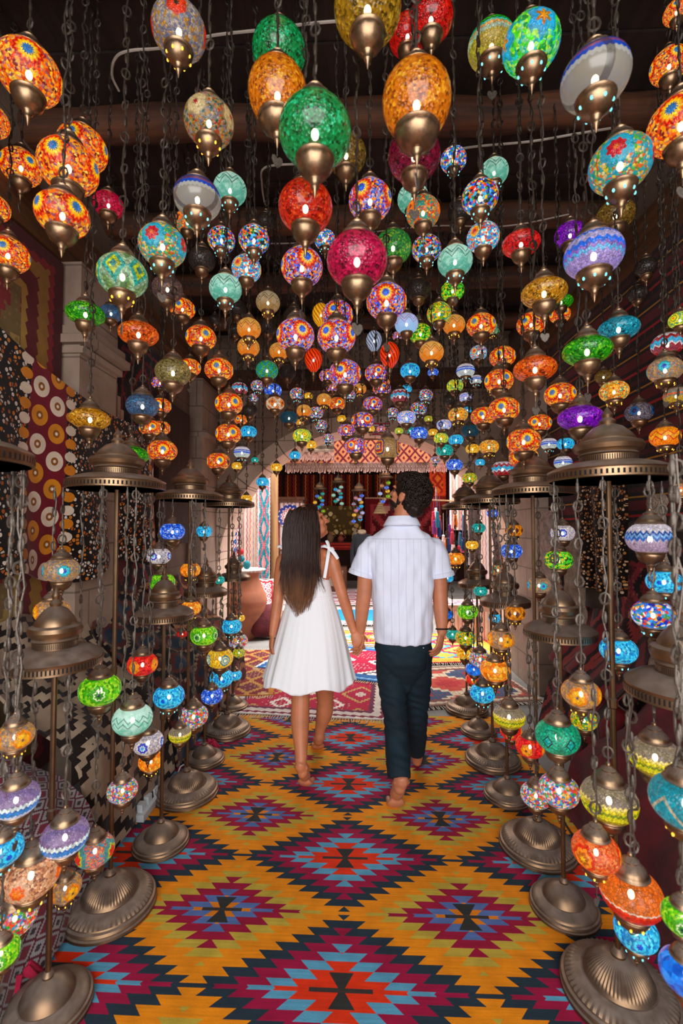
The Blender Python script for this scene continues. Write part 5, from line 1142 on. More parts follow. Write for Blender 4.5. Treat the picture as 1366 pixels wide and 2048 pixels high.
# loose strands over the shoulder and back
for i in range(46):
    px0 = rr.uniform(622, 634); px1 = rr.uniform(618, 650); e = rr.uniform(1150, 1190); ph = rr.uniform(0, 6)
    hb.tube([Q(px0 + (px1 - px0) * (j / 9) ** 1.5 + 3 * math.sin(j * .7 + ph) * j / 9, 1080 + (e - 1080) * j / 9, 2.715 - .012 * math.sin(j / 9 * PI)) for j in range(10)], [.0022 * (1 - .7 * j / 9) for j in range(10)], 4)
for i in range(40):
    px0 = rr.uniform(570, 582); px1 = rr.uniform(556, 572); e = rr.uniform(1130, 1175); ph = rr.uniform(0, 6)
    hb.tube([Q(px0 + (px1 - px0) * (j / 9) ** 1.3, 1085 + (e - 1085) * j / 9, 2.74 - .03 * math.sin(j / 9 * PI)) for j in range(10)], [.003 * (1 - .7 * j / 9) for j in range(10)], 4)
part('hair_strands', hb, HW, rw, off=rw.location, sharp=80)

# ---------------------------------------------------------------- the man
rm = empty('person', (P(805, 1500, 2.65).x, 2.65, .012)); tag(rm, 'barefoot man with dark curly hair, white short-sleeved shirt and dark trousers, looking up', 'person')
b = MB()
rings(b, [(Q(806, 1275, 2.65), .150, .10), (Q(805, 1200, 2.65), .150, .10), (Q(804, 1130, 2.65), .155, .095), (Q(804, 1096, 2.65), .150, .08), (Q(804, 1078, 2.65), .10, .065), (Q(804, 1058, 2.65), .07, .06)], 32, 2.3)
limb(b, [(Q(804, 1080, 2.64), .07), (Q(805, 1055, 2.64), .060), (Q(808, 1030, 2.63), .057), (Q(814, 1005, 2.62), .06)])
limb(b, [(Q(750, 1108, 2.65), .036), (Q(733, 1142, 2.65), .046), (Q(728, 1188, 2.65), .042), (Q(724, 1222, 2.66), .040), (Q(721, 1260, 2.68), .029)])
limb(b, [(Q(860, 1108, 2.65), .036), (Q(876, 1142, 2.65), .046), (Q(880, 1188, 2.64), .043), (Q(882, 1222, 2.62), .041), (Q(884, 1262, 2.60), .029)])
hand(b, Q(721, 1261, 2.70), Q(719, 1290, 2.695) - Q(721, 1261, 2.70), (-.75, -.6, 0), -1, [.45, .5, .5, .55], 1.0, .8)
hand(b, Q(884, 1263, 2.60), Q(877, 1300, 2.58) - Q(884, 1263, 2.60), (-.80, .55, 0), 1, [.38, .42, .46, .5], 1.02, .5)
for hp in ([(Q(790, 1290, 2.65), .07), (Q(785, 1385, 2.63), .055), (Q(790, 1430, 2.60), .048), (Q(795, 1490, 2.53), .044), (Q(799, 1548, 2.45), .034)], [(Q(822, 1290, 2.66), .07), (Q(834, 1385, 2.72), .052), (Q(833, 1430, 2.77), .046), (Q(833, 1490, 2.86), .038)]): limb(b, hp)
limb(b, [(Q(799, 1545, 2.43), .037), (Q(802, 1561, 2.40), .036)])
limb(b, [(Q(833, 1490, 2.86), .040), (Q(834, 1515, 2.89), .036)])
pa = Q(803, 1562, 2.40); hx = Q(803, 1582, 2.365); ba = Q(793, 1608, 2.475); ba.z = .020; foot.side = 1
foot(b, pa, hx, ba, (-.10, 1, 0), 1.14)
pa = Vector((Q(834, 1515, 2.89).x, 2.90, .10)); hx = Vector((Q(834, 1530, 2.87).x, 2.865, .026)); foot.side = -1
foot(b, pa, hx, hx + Vector((.02, .18, -.008)), (.1, 1, 0), 1.05)
Lm, Fm = head(b, Q(815, 992, 2.62), (-.80, .50, .34), (.22, -.12, 1), 1.0, True)
voxel('body', b, .0050, 3, SK_M, rm)
eb = MB()
for s in (-1, 1): eb.ell(Lm(s * .030, .073, .008), (.0115,) * 3, 12, 8)
part('eyes', eb, WHT, rm, off=rm.location)
HM = hairmat('dark curly hair', '#221812', '#36261c', 0, .5)
bd = MB()
for s in (-1, 1): bd.ell(Lm(s * .036, .040, -.058), (.027, .042, .030), 16, 10, 0, Fm)
bd.ell(Lm(0, .052, -.080), (.036, .034, .026), 16, 10, 0, Fm); bd.ell(Lm(0, .090, -.038), (.022, .008, .005), 10, 8, 0, Fm)
for s in (-1, 1): bd.ell(Lm(s * .071, .008, -.03), (.010, .014, .034), 10, 8, 0, Fm)
voxel('beard', bd, .005, 1, HM, rm)
hm = MB()
for p, r in (((0, -.018, .036), (.084, .098, .090)), ((0, -.050, -.005), (.078, .070, .085)), ((0, .035, .080), (.062, .058, .045)), ((0, -.075, -.05), (.060, .040, .05))):
    hm.ell(Lm(*p), r, 20, 14, 0, Fm)
voxel('hair', hm, .006, 1, HM, rm, lambda co, n: .010 * noise.noise(co * 45) + .004)
hb = MB(); rr = random.Random(8)
for i in range(560):
    th = rr.uniform(0, 2 * PI); cz = rr.uniform(-.75, 1); sz = math.sqrt(1 - cz * cz); dx, dy, dz = sz * math.cos(th), sz * math.sin(th), cz
    if dy > .35 and dz < .45: continue
    if abs(dx) > .75 and dy > -.1 and dz < .1: continue
    if dz < -.5 and dy > -.3: continue
    c_ = Vector((dx * .090, -.022 + dy * .102, .030 + dz * .100)); nrm = Vector((dx, dy, dz)); t1 = nrm.orthogonal().normalized(); t1 = Matrix.Rotation(rr.uniform(0, 6.28), 3, nrm) @ t1; t2 = nrm.cross(t1)
    R0 = rr.uniform(.008, .015); turns = rr.uniform(.7, 1.2); pts = []
    for j in range(9):
        f = j / 8; a = f * turns * 2 * PI; q = c_ + t1 * (R0 * math.cos(a)) + t2 * (R0 * math.sin(a)) + nrm * (.002 + .014 * math.sin(f * PI) + rr.uniform(0, .002)); pts.append(Lm(*q))
    hb.tube(pts, [.0045 * (1 - .5 * j / 8) for j in range(9)], 5)
part('hair_curls', hb, HM, rm, off=rm.location, sharp=80)
# shirt
t_ = NT('white striped shirt cotton'); o_, x_, y_, z_ = t_.obj()
st = t_.M('ABSOLUTE', t_.M('SUBTRACT', t_.M('FRACT', t_.M('MULTIPLY', t_.M('ADD', x_, t_.M('MULTIPLY', t_.noise(o_, 3, 1), .012)), 24)), .5)); ln = t_.M('LESS_THAN', st, .045)
yk = t_.M('LESS_THAN', z_, P(805, 1078, 2.55).z - .012); ln = t_.M('MULTIPLY', ln, yk)
seam = t_.M('LESS_THAN', t_.M('ABSOLUTE', t_.M('SUBTRACT', z_, P(805, 1078, 2.55).z - .012)), .003)
cc = t_.mix(t_.M('MULTIPLY', ln, .38), rgb('#dce2f4'), rgb('#a59fb8')); cc = t_.mix(t_.M('MULTIPLY', seam, .5), cc, rgb('#b4b4c6'))
SHIRT = t_.done(t_.bsdf(cc, .8, 0, t_.M('ADD', t_.noise(t_.scalev(o_, (70, 70, 160)), 1, 3), t_.M('MULTIPLY', ln, -1.5)), .4, .002, .2, .3))
s = MB()
rings(s, [(Q(805, 1281, 2.65), .166, .125), (Q(805, 1262, 2.65), .170, .130), (Q(805, 1225, 2.65), .172, .128), (Q(804, 1180, 2.65), .176, .122), (Q(804, 1140, 2.65), .186, .125), (Q(804, 1105, 2.65), .196, .118), (Q(804, 1085, 2.65), .190, .105), (Q(804, 1070, 2.65), .155, .092), (Q(804, 1058, 2.65), .11, .082), (Q(804, 1048, 2.65), .082, .074)], 48, 2.5)
for sx, p0, p1, p2, p3 in ((-1, (754, 1090), (741, 1099), (729, 1122), (721, 1150)), (1, (855, 1090), (867, 1099), (878, 1122), (884, 1153))):
    q = cat([(Q(*p0, 2.65), .050), (Q(*p1, 2.65), .058), (Q(*p2, 2.65), .064), (Q(*p3, 2.65), .068)], 5); s.tube([p[:3] for p in q], [p[3] for p in q], 22)
    s.ell(q[3][:3], (.056, .062, .050), 16, 12)
def sdisp(co, n):
    back = max(0, -n.y); low = min(1, max(0, (1.30 - co.z) * 3))
    f = .0055 * math.sin(co.x * 62 + 2.2 * math.sin(co.z * 9) + 1.5 * math.sin(co.x * 17)) * (.35 + .65 * low)
    g = .017 * noise.noise(Vector((co.x * 9 + co.z * 5, co.y * 9, co.z * 6))) + .011 * noise.noise(Vector((co.x * 22, co.y * 22, co.z * 13)))
    if abs(n.z) > .9 and n.z < 0: return 0
    return (f + g) * .75
voxel('shirt', s, .0058, 4, SHIRT, rm, sdisp)
cb = MB(); cc0 = Q(804, 1051, 2.65); rows = []
for f, (a_, b_, dz) in enumerate([(.088, .084, -.004), (.076, .074, .030), (.072, .072, .050), (.078, .078, .056), (.094, .092, .030), (.108, .104, .004)]):
    rows.append((Vector((cc0.x, cc0.y - .004, cc0.z + dz)), a_, b_))
rings(cb, rows, 48, 2.1, lambda t, th: 1, caps=False)
for i, (x, y, z) in enumerate(cb.v):
    fr = (y - cc0.y) / .09; cb.v[i] = (x, y, z - .030 * max(0, fr) - .004 * abs(x - cc0.x) * 8)
c_o = part('collar', cb, SHIRT, rm, off=rm.location, sharp=60); sm = c_o.modifiers.new('thickness', 'SOLIDIFY'); sm.thickness = .0035
for (p0, r0, d_) in ((Q(721, 1149.5, 2.65), .0715, Q(721, 1150, 2.65) - Q(729, 1122, 2.65)), (Q(884, 1152, 2.65), .0715, Q(884, 1153, 2.65) - Q(878, 1122, 2.65))):
    d_.normalize(); mb = MB(); mb.tube([p0 - d_ * .022, p0 - d_ * .018, p0 + d_ * .004], [r0 - .004, r0, r0 + .001], 28); part('sleeve_cuff', mb, SHIRT, rm, off=rm.location)
# trousers
t_ = NT('dark teal denim'); o_, x_, y_, z_ = t_.obj()
TR = t_.done(t_.bsdf(t_.ramp(t_.noise(o_, 6, 4), [(.3, rgb('#08171f')[:3]), (.7, rgb('#112733')[:3])], 'LINEAR'), .8, 0, t_.noise(o_, 240, 2), .4, .001, .3))
s = MB()
rings(s, [(Q(806, 1385, 2.65), .03, .03), (Q(806, 1362, 2.65), .075, .06), (Q(806, 1342, 2.65), .118, .095), (Q(806, 1320, 2.65), .150, .112), (Q(806, 1295, 2.65), .163, .112), (Q(806, 1268, 2.65), .158, .108)], 36, 2.3)
for pts in ([(780, 1300, 2.65, .082), (781, 1340, 2.65, .084), (785, 1385, 2.63, .076), (790, 1430, 2.60, .069), (795, 1490, 2.53, .066), (797, 1535, 2.45, .062), (798, 1557, 2.42, .061)],
            [(835, 1300, 2.66, .084), (835, 1340, 2.68, .084), (834, 1385, 2.72, .076), (833, 1430, 2.77, .068), (833, 1475, 2.83, .060), (833, 1503, 2.88, .055)]):
    q = cat([(Q(a_, b_, c_), r) for a_, b_, c_, r in pts], 5); s.tube([p[:3] for p in q], [p[3] for p in q], 24)
def tdisp(co, n):
    kn = math.exp(-((co.z - .46) / .14) ** 2) + .4 * math.exp(-((co.z - .26) / .06) ** 2) + .5 * math.exp(-((co.z - .80) / .08) ** 2)
    return kn * .0035 * math.sin(co.z * 120 + co.x * 40 + 5 * noise.noise(co * 9)) + .005 * noise.noise(co * 11)
tr = voxel('trousers', s, .0058, 3, TR, rm, tdisp)
mb = MB()
for sx in (-1, 1):                      # back pockets
    p = Q(806 + sx * 30, 1315, 2.545); mb.tube([p + Vector((-.055, 0, .03)), p + Vector((.055, 0, .03))], .002, 5); mb.tube([p + Vector((-.055, 0.004, .03)), p + Vector((-.05, .006, -.07)), p + Vector((0, .004, -.095)), p + Vector((.05, .006, -.07)), p + Vector((.055, .004, .03))], .0018, 5)
part('pocket_stitching', mb, TR, rm, off=rm.location)
p = Q(847, 1296, 2.53); mb = MB(); mb.ell(p, (.004, .003, .004), 8, 6); part('rivet', mb, simple('silver rivet', '#c8c8cc', .3, .9), rm, off=rm.location)
p = Q(884.5, 1258, 2.60); mb = MB(); ax_ = (Q(884, 1262, 2.60) - Q(882, 1222, 2.62)).normalized(); u_ = ax_.orthogonal().normalized(); v_ = ax_.cross(u_)
mb.tube([p + (u_ * math.cos(a) + v_ * math.sin(a)) * .034 for a in [2 * PI * k / 24 for k in range(25)]], .0045, 6); part('bracelet', mb, simple('black leather', '#120d0b', .5), rm, off=rm.location)
# ================================================================== THE COURTYARD BEYOND THE ARCH
mb = MB(); mb.box((0, 13.1, 2.4), (9, .2, 4.8)); struct('wall_courtyard', mb, simple('dark red rear wall', '#2a100c', .9))
for nm, x_ in (('wall_courtyard_left', -3.6), ('wall_courtyard_right', 4.1)):
    mb = MB(); mb.box((x_, 9.4, 1.9), (.2, 7.4, 3.8)); struct(nm, mb, STONE2)
def fr(label, px0, px1, py0, py1, Y, mat, name='hanging_carpet', cat_='carpet', wave=.02, freq=3, fringe=None, th=.012):
    a = P(px0, py0, Y); c = P(px1, py1, Y); w_, h_ = c.x - a.x, a.z - c.z
    return textile(name, label, cat_, w_, h_, ((a.x + c.x) / 2, Y, (a.z + c.z) / 2), QF, mat, wave, freq, fringe, None, None, th)
RS = stripe_mat('red brown striped kilim', [(0, '#5a1410'), (.14, '#c07a2a'), (.18, '#6e1a12'), (.36, '#1c100c'), (.44, '#7a1e14'), (.6, '#c0802c'), (.64, '#4a120e'), (.85, '#16100e')], .5, 'x', .02)
fr('row of red and brown striped kilims covering the rear courtyard wall', 545, 960, 950, 1060, 12.6, RS, 'striped_kilim', 'kilim', .04, 8)
fr('dark red medallion carpet on the rear wall behind the man\'s head', 730, 880, 995, 1120, 12.3, rug_mat('dark red medallion', 2.1, 1.7, [(0, '#d0a890'), (.05, '#6a141c'), (.2, '#a03038'), (.24, '#4a1018')], [(0, '#b04a48'), (.2, '#5a1018'), (.4, '#a83038'), (.6, '#601420'), (.8, '#c89080')], (.9, 1.1), 8))
fr('cream and gold embroidered cloth with round mandalas hung behind the table', 632, 722, 1012, 1070, 11.6, spots_mat('mandala cloth', '#4a3a1c', ('#b89a58', '#8a7440', '#d0bc90', '#6a5428'), 7, False), 'embroidered_cloth', 'cloth')
fr('orange and red rug hanging in the right half of the archway', 858, 892, 903, 1012, 9.5, rug_mat('orange red rug', .42, .8, [(0, '#7a1c10'), (.05, '#d8481c'), (.1, '#8a1c14')], [(0, '#e87828'), (.3, '#a82818'), (.6, '#e0602a'), (.8, '#6a1810')], (.2, .25), 6))
ST1 = stripe_mat('pale pink striped kilim', [(0, '#e8c8b8'), (.12, '#c04858'), (.16, '#f0dcd0'), (.34, '#5a8098'), (.37, '#f0e0d4'), (.55, '#d88a50'), (.60, '#ead0c8'), (.8, '#a83850'), (.84, '#f2e4dc')], .22, 'x', .01)
fr('sunlit cream and pink striped kilim hanging at the left of the archway', 478, 521, 955, 1165, 8.0, ST1, 'striped_kilim', 'kilim', .05, 4)
fr('narrow blue and white patterned kilim strip at the left jamb of the archway', 463, 480, 985, 1150, 7.9, rug_mat('blue white strip', .2, 1.4, [(0, '#c8c0c0'), (.02, '#a02838'), (.04, '#e8e0dc')], [(0, '#2858a8'), (.3, '#e8dcd8'), (.5, '#b02840'), (.7, '#e8e0e0')], (.1, .14), 4), 'striped_kilim', 'kilim', .02)
fr('tall teal and pink kilim with long diamonds beside the wooden post', 516, 540, 955, 1160, 7.9, rug_mat('teal pink kilim', .3, 1.85, [(0, '#d8d0c8'), (.015, '#3a3048'), (.03, '#d86a80'), (.05, '#c8d8d8'), (.06, '#3a3048')], [(0, '#e8a0a8'), (.2, '#178a98'), (.42, '#e05a70'), (.55, '#1a90a0'), (.8, '#e8c8c0')], (.2, .6), 9), 'diamond_kilim', 'kilim', .015)
mb = MB(); p0, p1 = P(549, 1125, 8.2), P(549, 960, 8.2); mb.tube([(p0.x, 8.2, .0), (p0.x + .01, 8.2, .8), (p1.x, 8.2, 1.6), (p1.x, 8.2, 2.95)], [.075, .07, .068, .07], 14)
tag(link('wooden_post', mb.mesh('wooden_post', POSTW)), 'weathered wooden post standing left in the courtyard', 'post')
mb = MB(); mb.tube([(-2.1, 8.2, 2.98), (0, 8.22, 3.0), (2.6, 8.2, 2.98)], .08, 12); tag(link('wooden_beam', mb.mesh('wooden_beam', LOG)), 'horizontal roof beam resting on the courtyard posts behind the fringed valance', 'beam')
mb = MB(); mb.tube([(2.35, 8.2, 0), (2.35, 8.2, 2.95)], .07, 12); tag(link('wooden_post', mb.mesh('wooden_post', POSTW)), 'dark wooden post at the right side of the courtyard', 'post')
mb = MB()
for k in range(16): mb.box((-2.9 + k * .42, 10.6, 3.12 + .01 * (k % 2)), (.4, 5.0, .04))
tag(link('porch_roof', mb.mesh('porch_roof', PLANK, None, 0)), 'plank porch roof over the rear part of the courtyard', 'roof')
# fringed valance
t_ = NT('valance net'); o_, x_, y_, z_ = t_.obj()
a_ = tri(t_, t_.M('DIVIDE', x_, .17)); b_ = tri(t_, t_.M('DIVIDE', y_, .20)); m_ = t_.M('ABSOLUTE', t_.M('SUBTRACT', t_.M('ADD', a_, b_), 1))
c_ = t_.ramp(t_.M('ADD', m_, t_.M('MULTIPLY', t_.M('SUBTRACT', t_.noise(o_, 30, 2), .5), .25)), [(0, '#561826'), (.2, '#a8684e'), (.34, '#b8744c'), (.7, '#5c1c28')])
VAL = t_.done(wool(t_, c_, o_, .1, 60))
fr_ = simple('pale pink yarn fringe', '#a88880', .9, 0, .2, 30)
def valance(name, label, px0, px1, py0, py1, py2, Y, mat, n):
    o = fr(label, px0, px1, py0, py1, Y, mat, name, 'valance', .03, 5)
    a = P(px0, py1, Y); c = P(px1, py1, Y); e = P(px0, py2, Y); w_ = c.x - a.x; L = a.z - e.z; h_ = P(px0, py0, Y).z - a.z
    mb = MB(); r_ = random.Random(n)
    for i in range(n):
        x = (i + .5) / n * w_ - w_ / 2; mb.tube([(x, -h_ / 2 + .01, .01), (x + .01, -h_ / 2 - L * .6, .012), (x + r_.uniform(-.012, .012), -h_ / 2 - L * r_.uniform(.85, 1.1), .01)], [.005, .0045, .008], 5)
        if i % 2: mb.tube([(x, -h_ / 2 - L * .3, .012), (x + w_ / n, -h_ / 2 - L * .45, .012)], .004, 4)
    part('fringe', mb, fr_, o); return o
valance('fringed_valance', 'wide terracotta net valance with long pink fringe hanging across the archway', 570, 893, 882, 925, 945, 7.0, VAL, 120)
valance('fringed_valance', 'short grey striped fringed valance left of the wide terracotta one', 568, 668, 878, 905, 922, 6.92, stripe_mat('grey striped valance', [(0, '#6a5a50'), (.3, '#8a7a6e'), (.5, '#4a4038')], .1, 'y'), 46)
fr('small pink and white striped textile hanging under the crown of the arch', 738, 778, 846, 872, 5.24, stripe_mat('pink striped textile', [(0, '#e0406a'), (.3, '#f0d8dc'), (.5, '#9a5a98'), (.65, '#f4e8ea')], .06, 'y'), 'striped_textile', 'textile', .01)
mb = MB(); mb.tube([(-3.5, 7.04, 2.88), (0, 7.06, 2.9), (4.0, 7.04, 2.88)], .05, 12); tag(link('wooden_beam', mb.mesh('wooden_beam', LOG)), 'long dark pole carrying the fringed valances across the courtyard', 'beam')
# cabinet with sunburst plate
cx = (P(555, 1000, 9.3).x + P(605, 1000, 9.3).x) / 2; cw = P(605, 1000, 9.3).x - P(555, 1000, 9.3).x
ct = empty('display_cabinet', (cx, 9.45, 0)); tag(ct, 'white painted display cabinet with a dark cornice beside the wooden post', 'cabinet')
WHP = rug_mat('painted white panel', .5, 2.0, [(0, '#c8beb8'), (.03, '#7a3a40'), (.05, '#d8d0cc')], [(0, '#c05a60'), (.2, '#d8d0cc'), (.5, '#c8bcb8'), (.75, '#b07078')], (.08, .08), 5)
top_ = P(580, 1000, 9.3).z; mb = MB(); mb.box((0, 0, top_ / 2), (cw, .4, top_)); part('body', mb, WHP, ct, sharp=0)
mb = MB(); mb.box((0, -.01, top_ + .03), (cw + .1, .46, .06)); mb.box((0, -.01, top_ - .03), (cw + .04, .43, .05)); part('cornice', mb, FURN, ct, sharp=0)
for z_s in (.6, 1.05): mb = MB(); mb.box((0, -.24, z_s), (cw + .02, .12, .03)); part('shelf', mb, FURN, ct, sharp=0)
t_ = NT('blue triangle sunburst plate'); o_, x_, y_, z_ = t_.obj(); rr_ = t_.M('SQRT', t_.M('ADD', t_.M('MULTIPLY', x_, x_), t_.M('MULTIPLY', z_, z_))); th_ = tri(t_, t_.M('MULTIPLY', t_.M('ARCTAN2', z_, x_), 14 / (2 * PI)))
c_ = t_.ramp(t_.M('DIVIDE', t_.M('ADD', rr_, t_.M('MULTIPLY', th_, .05)), .30, clamp=True), [(0, '#e8e0d8'), (.2, '#a83040'), (.32, '#e8e0e0'), (.5, '#c84858'), (.6, '#e8e4e4'), (.66, '#1c3490'), (.9, '#e8e0dc')])
mb = MB(); mb.lathe([(0, -.012), (.2, -.010), (.24, .01), (.245, .016), (.2, .0), (0, -.004)], 40); mb.v = [(x, -z, y) for x, y, z in mb.v]
o = link('sunburst_plate', mb.mesh('sunburst_plate', t_.done(t_.bsdf(c_, .3, coat=.5))), None, (cx + .01, 9.45 - .22, P(575, 1033, 9.3).z)); tag(o, 'round white plate with blue triangle sunburst mounted on the cabinet front', 'plate')
# rear table with cloth, and things on it
tb = empty('wooden_table', (P(685, 1100, 11).x, 11.2, 0)); tag(tb, 'wooden table with a red striped runner at the back of the courtyard', 'table'); th_ = P(685, 1085, 11).z
mb = MB(); mb.box((0, 0, th_ - .02), (1.1, .6, .04)); part('tabletop', mb, FURN, tb, sharp=0)
for sx in (-1, 1):
    for sy in (-1, 1): mb = MB(); mb.tube([(sx * .5, sy * .25, 0), (sx * .5, sy * .25, th_ - .04)], .03, 8); part('leg', mb, FURN, tb)
mb = MB(); mb.box((0, 0, .45), (1.0, .5, .03)); part('lower_shelf', mb, FURN, tb, sharp=0)
o = textile('table_runner', 'red and dark striped runner draped over the rear table edge', 'cloth', 1.08, .16, (tb.location.x, 11.2 - .32, th_ - .085), QF, stripe_mat('red striped runner', [(0, '#7a1418'), (.4, '#1c100e'), (.6, '#a03020')], .07, 'y'), .01, 2)
for dx, h_, c_, lab in ((-.3, .26, '#7a5a40', 'brown clay jug standing at the left end of the rear table'), (-.05, .2, '#8a3a28', 'small red clay jug in the middle of the rear table'), (.3, .34, '#a89a80', 'tall pale jug at the right end of the rear table')):
    mb = MB(); mb.lathe([(0, 0), (.05, 0), (.08, h_ * .3), (.07, h_ * .6), (.03, h_ * .8), (.045, h_), (.03, h_), (.02, h_ * .8), (0, h_ * .78)], 18); 
    o = empty('clay_jug', (tb.location.x + dx, 11.15, th_)); tag(o, lab, 'jug'); mt = simple('jug clay ' + lab[:6], c_, .6); part('body', mb, mt, o)
    mb = MB(); mb.tube([(.07, 0, h_ * .45), (.12, 0, h_ * .6), (.10, 0, h_ * .85), (.04, 0, h_ * .9)], .009, 6); part('handle', mb, mt, o)
o = empty('side_chest', (P(672, 1140, 10.6).x, 10.7, 0)); tag(o, 'small brown chest with pale front standing before the rear table', 'chest'); mb = MB(); mb.box((0, 0, .3), (.5, .35, .6)); part('body', mb, FURN, o, sharp=0)
mb = MB(); mb.box((0, -.18, .34), (.34, .01, .36)); part('front_panel', mb, simple('pale panel', '#a89a88'), o, sharp=0); mb = MB(); mb.ell((0, -.19, .36), (.02, .02, .02), 8, 6); part('knob', mb, BRASS, o)
# dark jacket on a stand
jx = P(724, 1095, 9.0).x; o = empty('coat_stand', (jx, 9.0, 0)); tag(o, 'dark navy jacket with a beige collar on a stand, partly behind the man', 'jacket')
mb = MB(); mb.lathe([(.16, 0), (.16, .02), (.02, .04), (.016, .9), (0, .9)], 16); part('stand', mb, BRASS_D, o)
mb = MB(); rings(mb, [(Vector((0, 0, .72)), .17, .12), (Vector((0, 0, 1.0)), .16, .11), (Vector((0, 0, 1.25)), .19, .11), (Vector((0, 0, 1.36)), .15, .09), (Vector((0, 0, 1.42)), .07, .06)], 24, 2.2)
for sx in (-1, 1): limb(mb, [(Vector((sx * .16, 0, 1.32)), .06), (Vector((sx * .22, .01, 1.05)), .055), (Vector((sx * .22, -.02, .78)), .05)], 10)
part('jacket', mb, simple('navy wool', '#0b0c14', .9), o); mb = MB(); mb.tube([(.07 * math.cos(a), .06 * math.sin(a) - .02, 1.42 + .02 * math.sin(a)) for a in [2 * PI * k / 16 for k in range(17)]], .03, 8); part('collar', mb, simple('beige shearling', '#8a765e', .95), o); o.scale = (.85, .85, 1)
# potted things by the left jamb
pp = P(490, 1230, 6.2); POT = simple('terracotta', '#a5664a', .85, 0, .12, 5, .3)
o = empty('terracotta_jar', (pp.x, 6.2, .0)); tag(o, 'big ribbed terracotta jar standing by the left foot of the arch', 'jar')
mb = MB(); pr = [(0, 0), (.14, 0), (.16, .03)]
for k in range(22):
    f = k / 21; r_ = .16 + .14 * math.sin(min(1, f * 1.15) * PI * .62) ** 1.2 - .13 * max(0, f - .62) * 2.2; pr.append((r_ + (.006 if k % 3 == 0 else 0), .05 + f * .78))
pr += [(.19, .87), (.20, .90), (.165, .90), (.15, .8), (0, .78)]; mb.lathe(pr, 36); part('body', mb, POT, o)
mb = MB(); mb.lathe([(0, .905), (.25, .905), (.27, .93), (.26, .94), (0, .925)], 36, rip=lambda i: .04 if i in (2, 3) else 0); o = link('lace_doily', mb.mesh('lace_doily', simple('grey white lace', '#c8bcb4', .9, 0, .3, 40)), None, (pp.x, 6.2, .0)); tag(o, 'pale lace-edged cloth spread on top of the terracotta jar', 'cloth')
o = empty('tassel_ornament', (pp.x - .02, 6.12, .94)); tag(o, 'red and teal pompom ornament sitting on the lace cloth', 'ornament')
for nm, c_, px_, pz in (('red_pompom', '#c01c24', -.03, .24), ('teal_pompom', '#0c7080', -.02, .14), ('teal_tassel', '#127a8a', .06, .06)):
    mb = MB(); mb.ell((px_, 0, pz), (.05, .05, .045 if 'pom' in nm else .06), 14, 10); part(nm, mb, simple(nm, c_, .9, 0, .2, 30, 1), o, nm.replace('_', ' '))
mb = MB(); mb.tube([(-.03, 0, .0), (-.03, 0, .22)], .01, 6); part('stem', mb, CHAIN, o)
th2 = bench = None
def throw_fx(u, v, a, b, c): return (a + .03 * math.sin(v * 7), b, c + .03 * math.sin(u * 12 + v * 3) - .10 * (v - .5))
textile('woven_throw', 'red and white woven throw with green fringe draped beside the terracotta jar', 'throw', .42, .62, (P(522, 1190, 6.75).x, 6.72, P(512, 1196, 6.75).z), (math.radians(62), 0, .25), rug_mat('red white throw', .42, .62, [(0, '#e8e0dc'), (.03, '#b02838'), (.05, '#e8dcd8')], [(0, '#b02038'), (.25, '#f0e4e0'), (.5, '#c83048'), (.7, '#f0e8e4')], (.08, .08), 4), 0, 0, (-1,), simple('green fringe', '#7a9a40', .9), fx=throw_fx)
BG = stripe_mat('beige striped cushion', [(0, '#b8a088'), (.3, '#8a6a54'), (.4, '#d0bca4'), (.7, '#705040')], .08, 'x')
cushion('striped_cushion', 'beige striped cushion leaning behind the terracotta jar', (P(540, 1190, 6.9).x, 6.9, .34), (.2, .3, .1), (1.2, .2, .3), BG)
cushion('floor_cushion', 'dark crimson cushion on the floor right of the terracotta jar', (P(530, 1255, 6.2).x, 6.2, .24), (.22, .22, .1), (1.15, .0, .5), VEL)
mb = MB(); mb.box((P(535, 1200, 7.2).x, 7.25, .12), (.6, .5, .22)); tag(link('low_bench', mb.mesh('low_bench', rug_mat('bench rug', .6, .5, [(0, '#c8b8a8'), (.05, '#a03848')], [(0, '#d0c0b0'), (.4, '#a04858'), (.7, '#e0d4c8')], (.2, .2)), None, 0)), 'low carpet-covered bench by the wooden post', 'bench')
# right side of the courtyard: bright kilims, tassels, bench
fr('sunlit white and pink striped kilim hanging at the right of the archway', 898, 960, 885, 1060, 7.6, ST1, 'striped_kilim', 'kilim', .05, 5)
fr('white kilim with a diamond column hanging far right in the archway', 925, 975, 880, 1010, 6.4, rug_mat('white diamond kilim', .36, .9, [(0, '#e8dcd8'), (.03, '#b87888'), (.05, '#f0e8e4')], [(0, '#e8dcd8'), (.3, '#4a4048'), (.4, '#f0e8e4'), (.8, '#d08898')], (.2, .2), 5), 'diamond_kilim', 'kilim', .02)
fr('brown and pink patterned carpet hanging behind the right lamp row', 960, 1060, 1000, 1260, 6.75, ST1, 'striped_kilim', 'kilim', .03, 4)
rr = random.Random(31); TC = [simple('tassel ' + c, c, .9, 0, .2, 30) for c in ('#c01c3a', '#12708a', '#e07020', '#7a2a7a', '#e8d8d0', '#1c3a7a', '#b03040', '#d87a90')]
TS = []
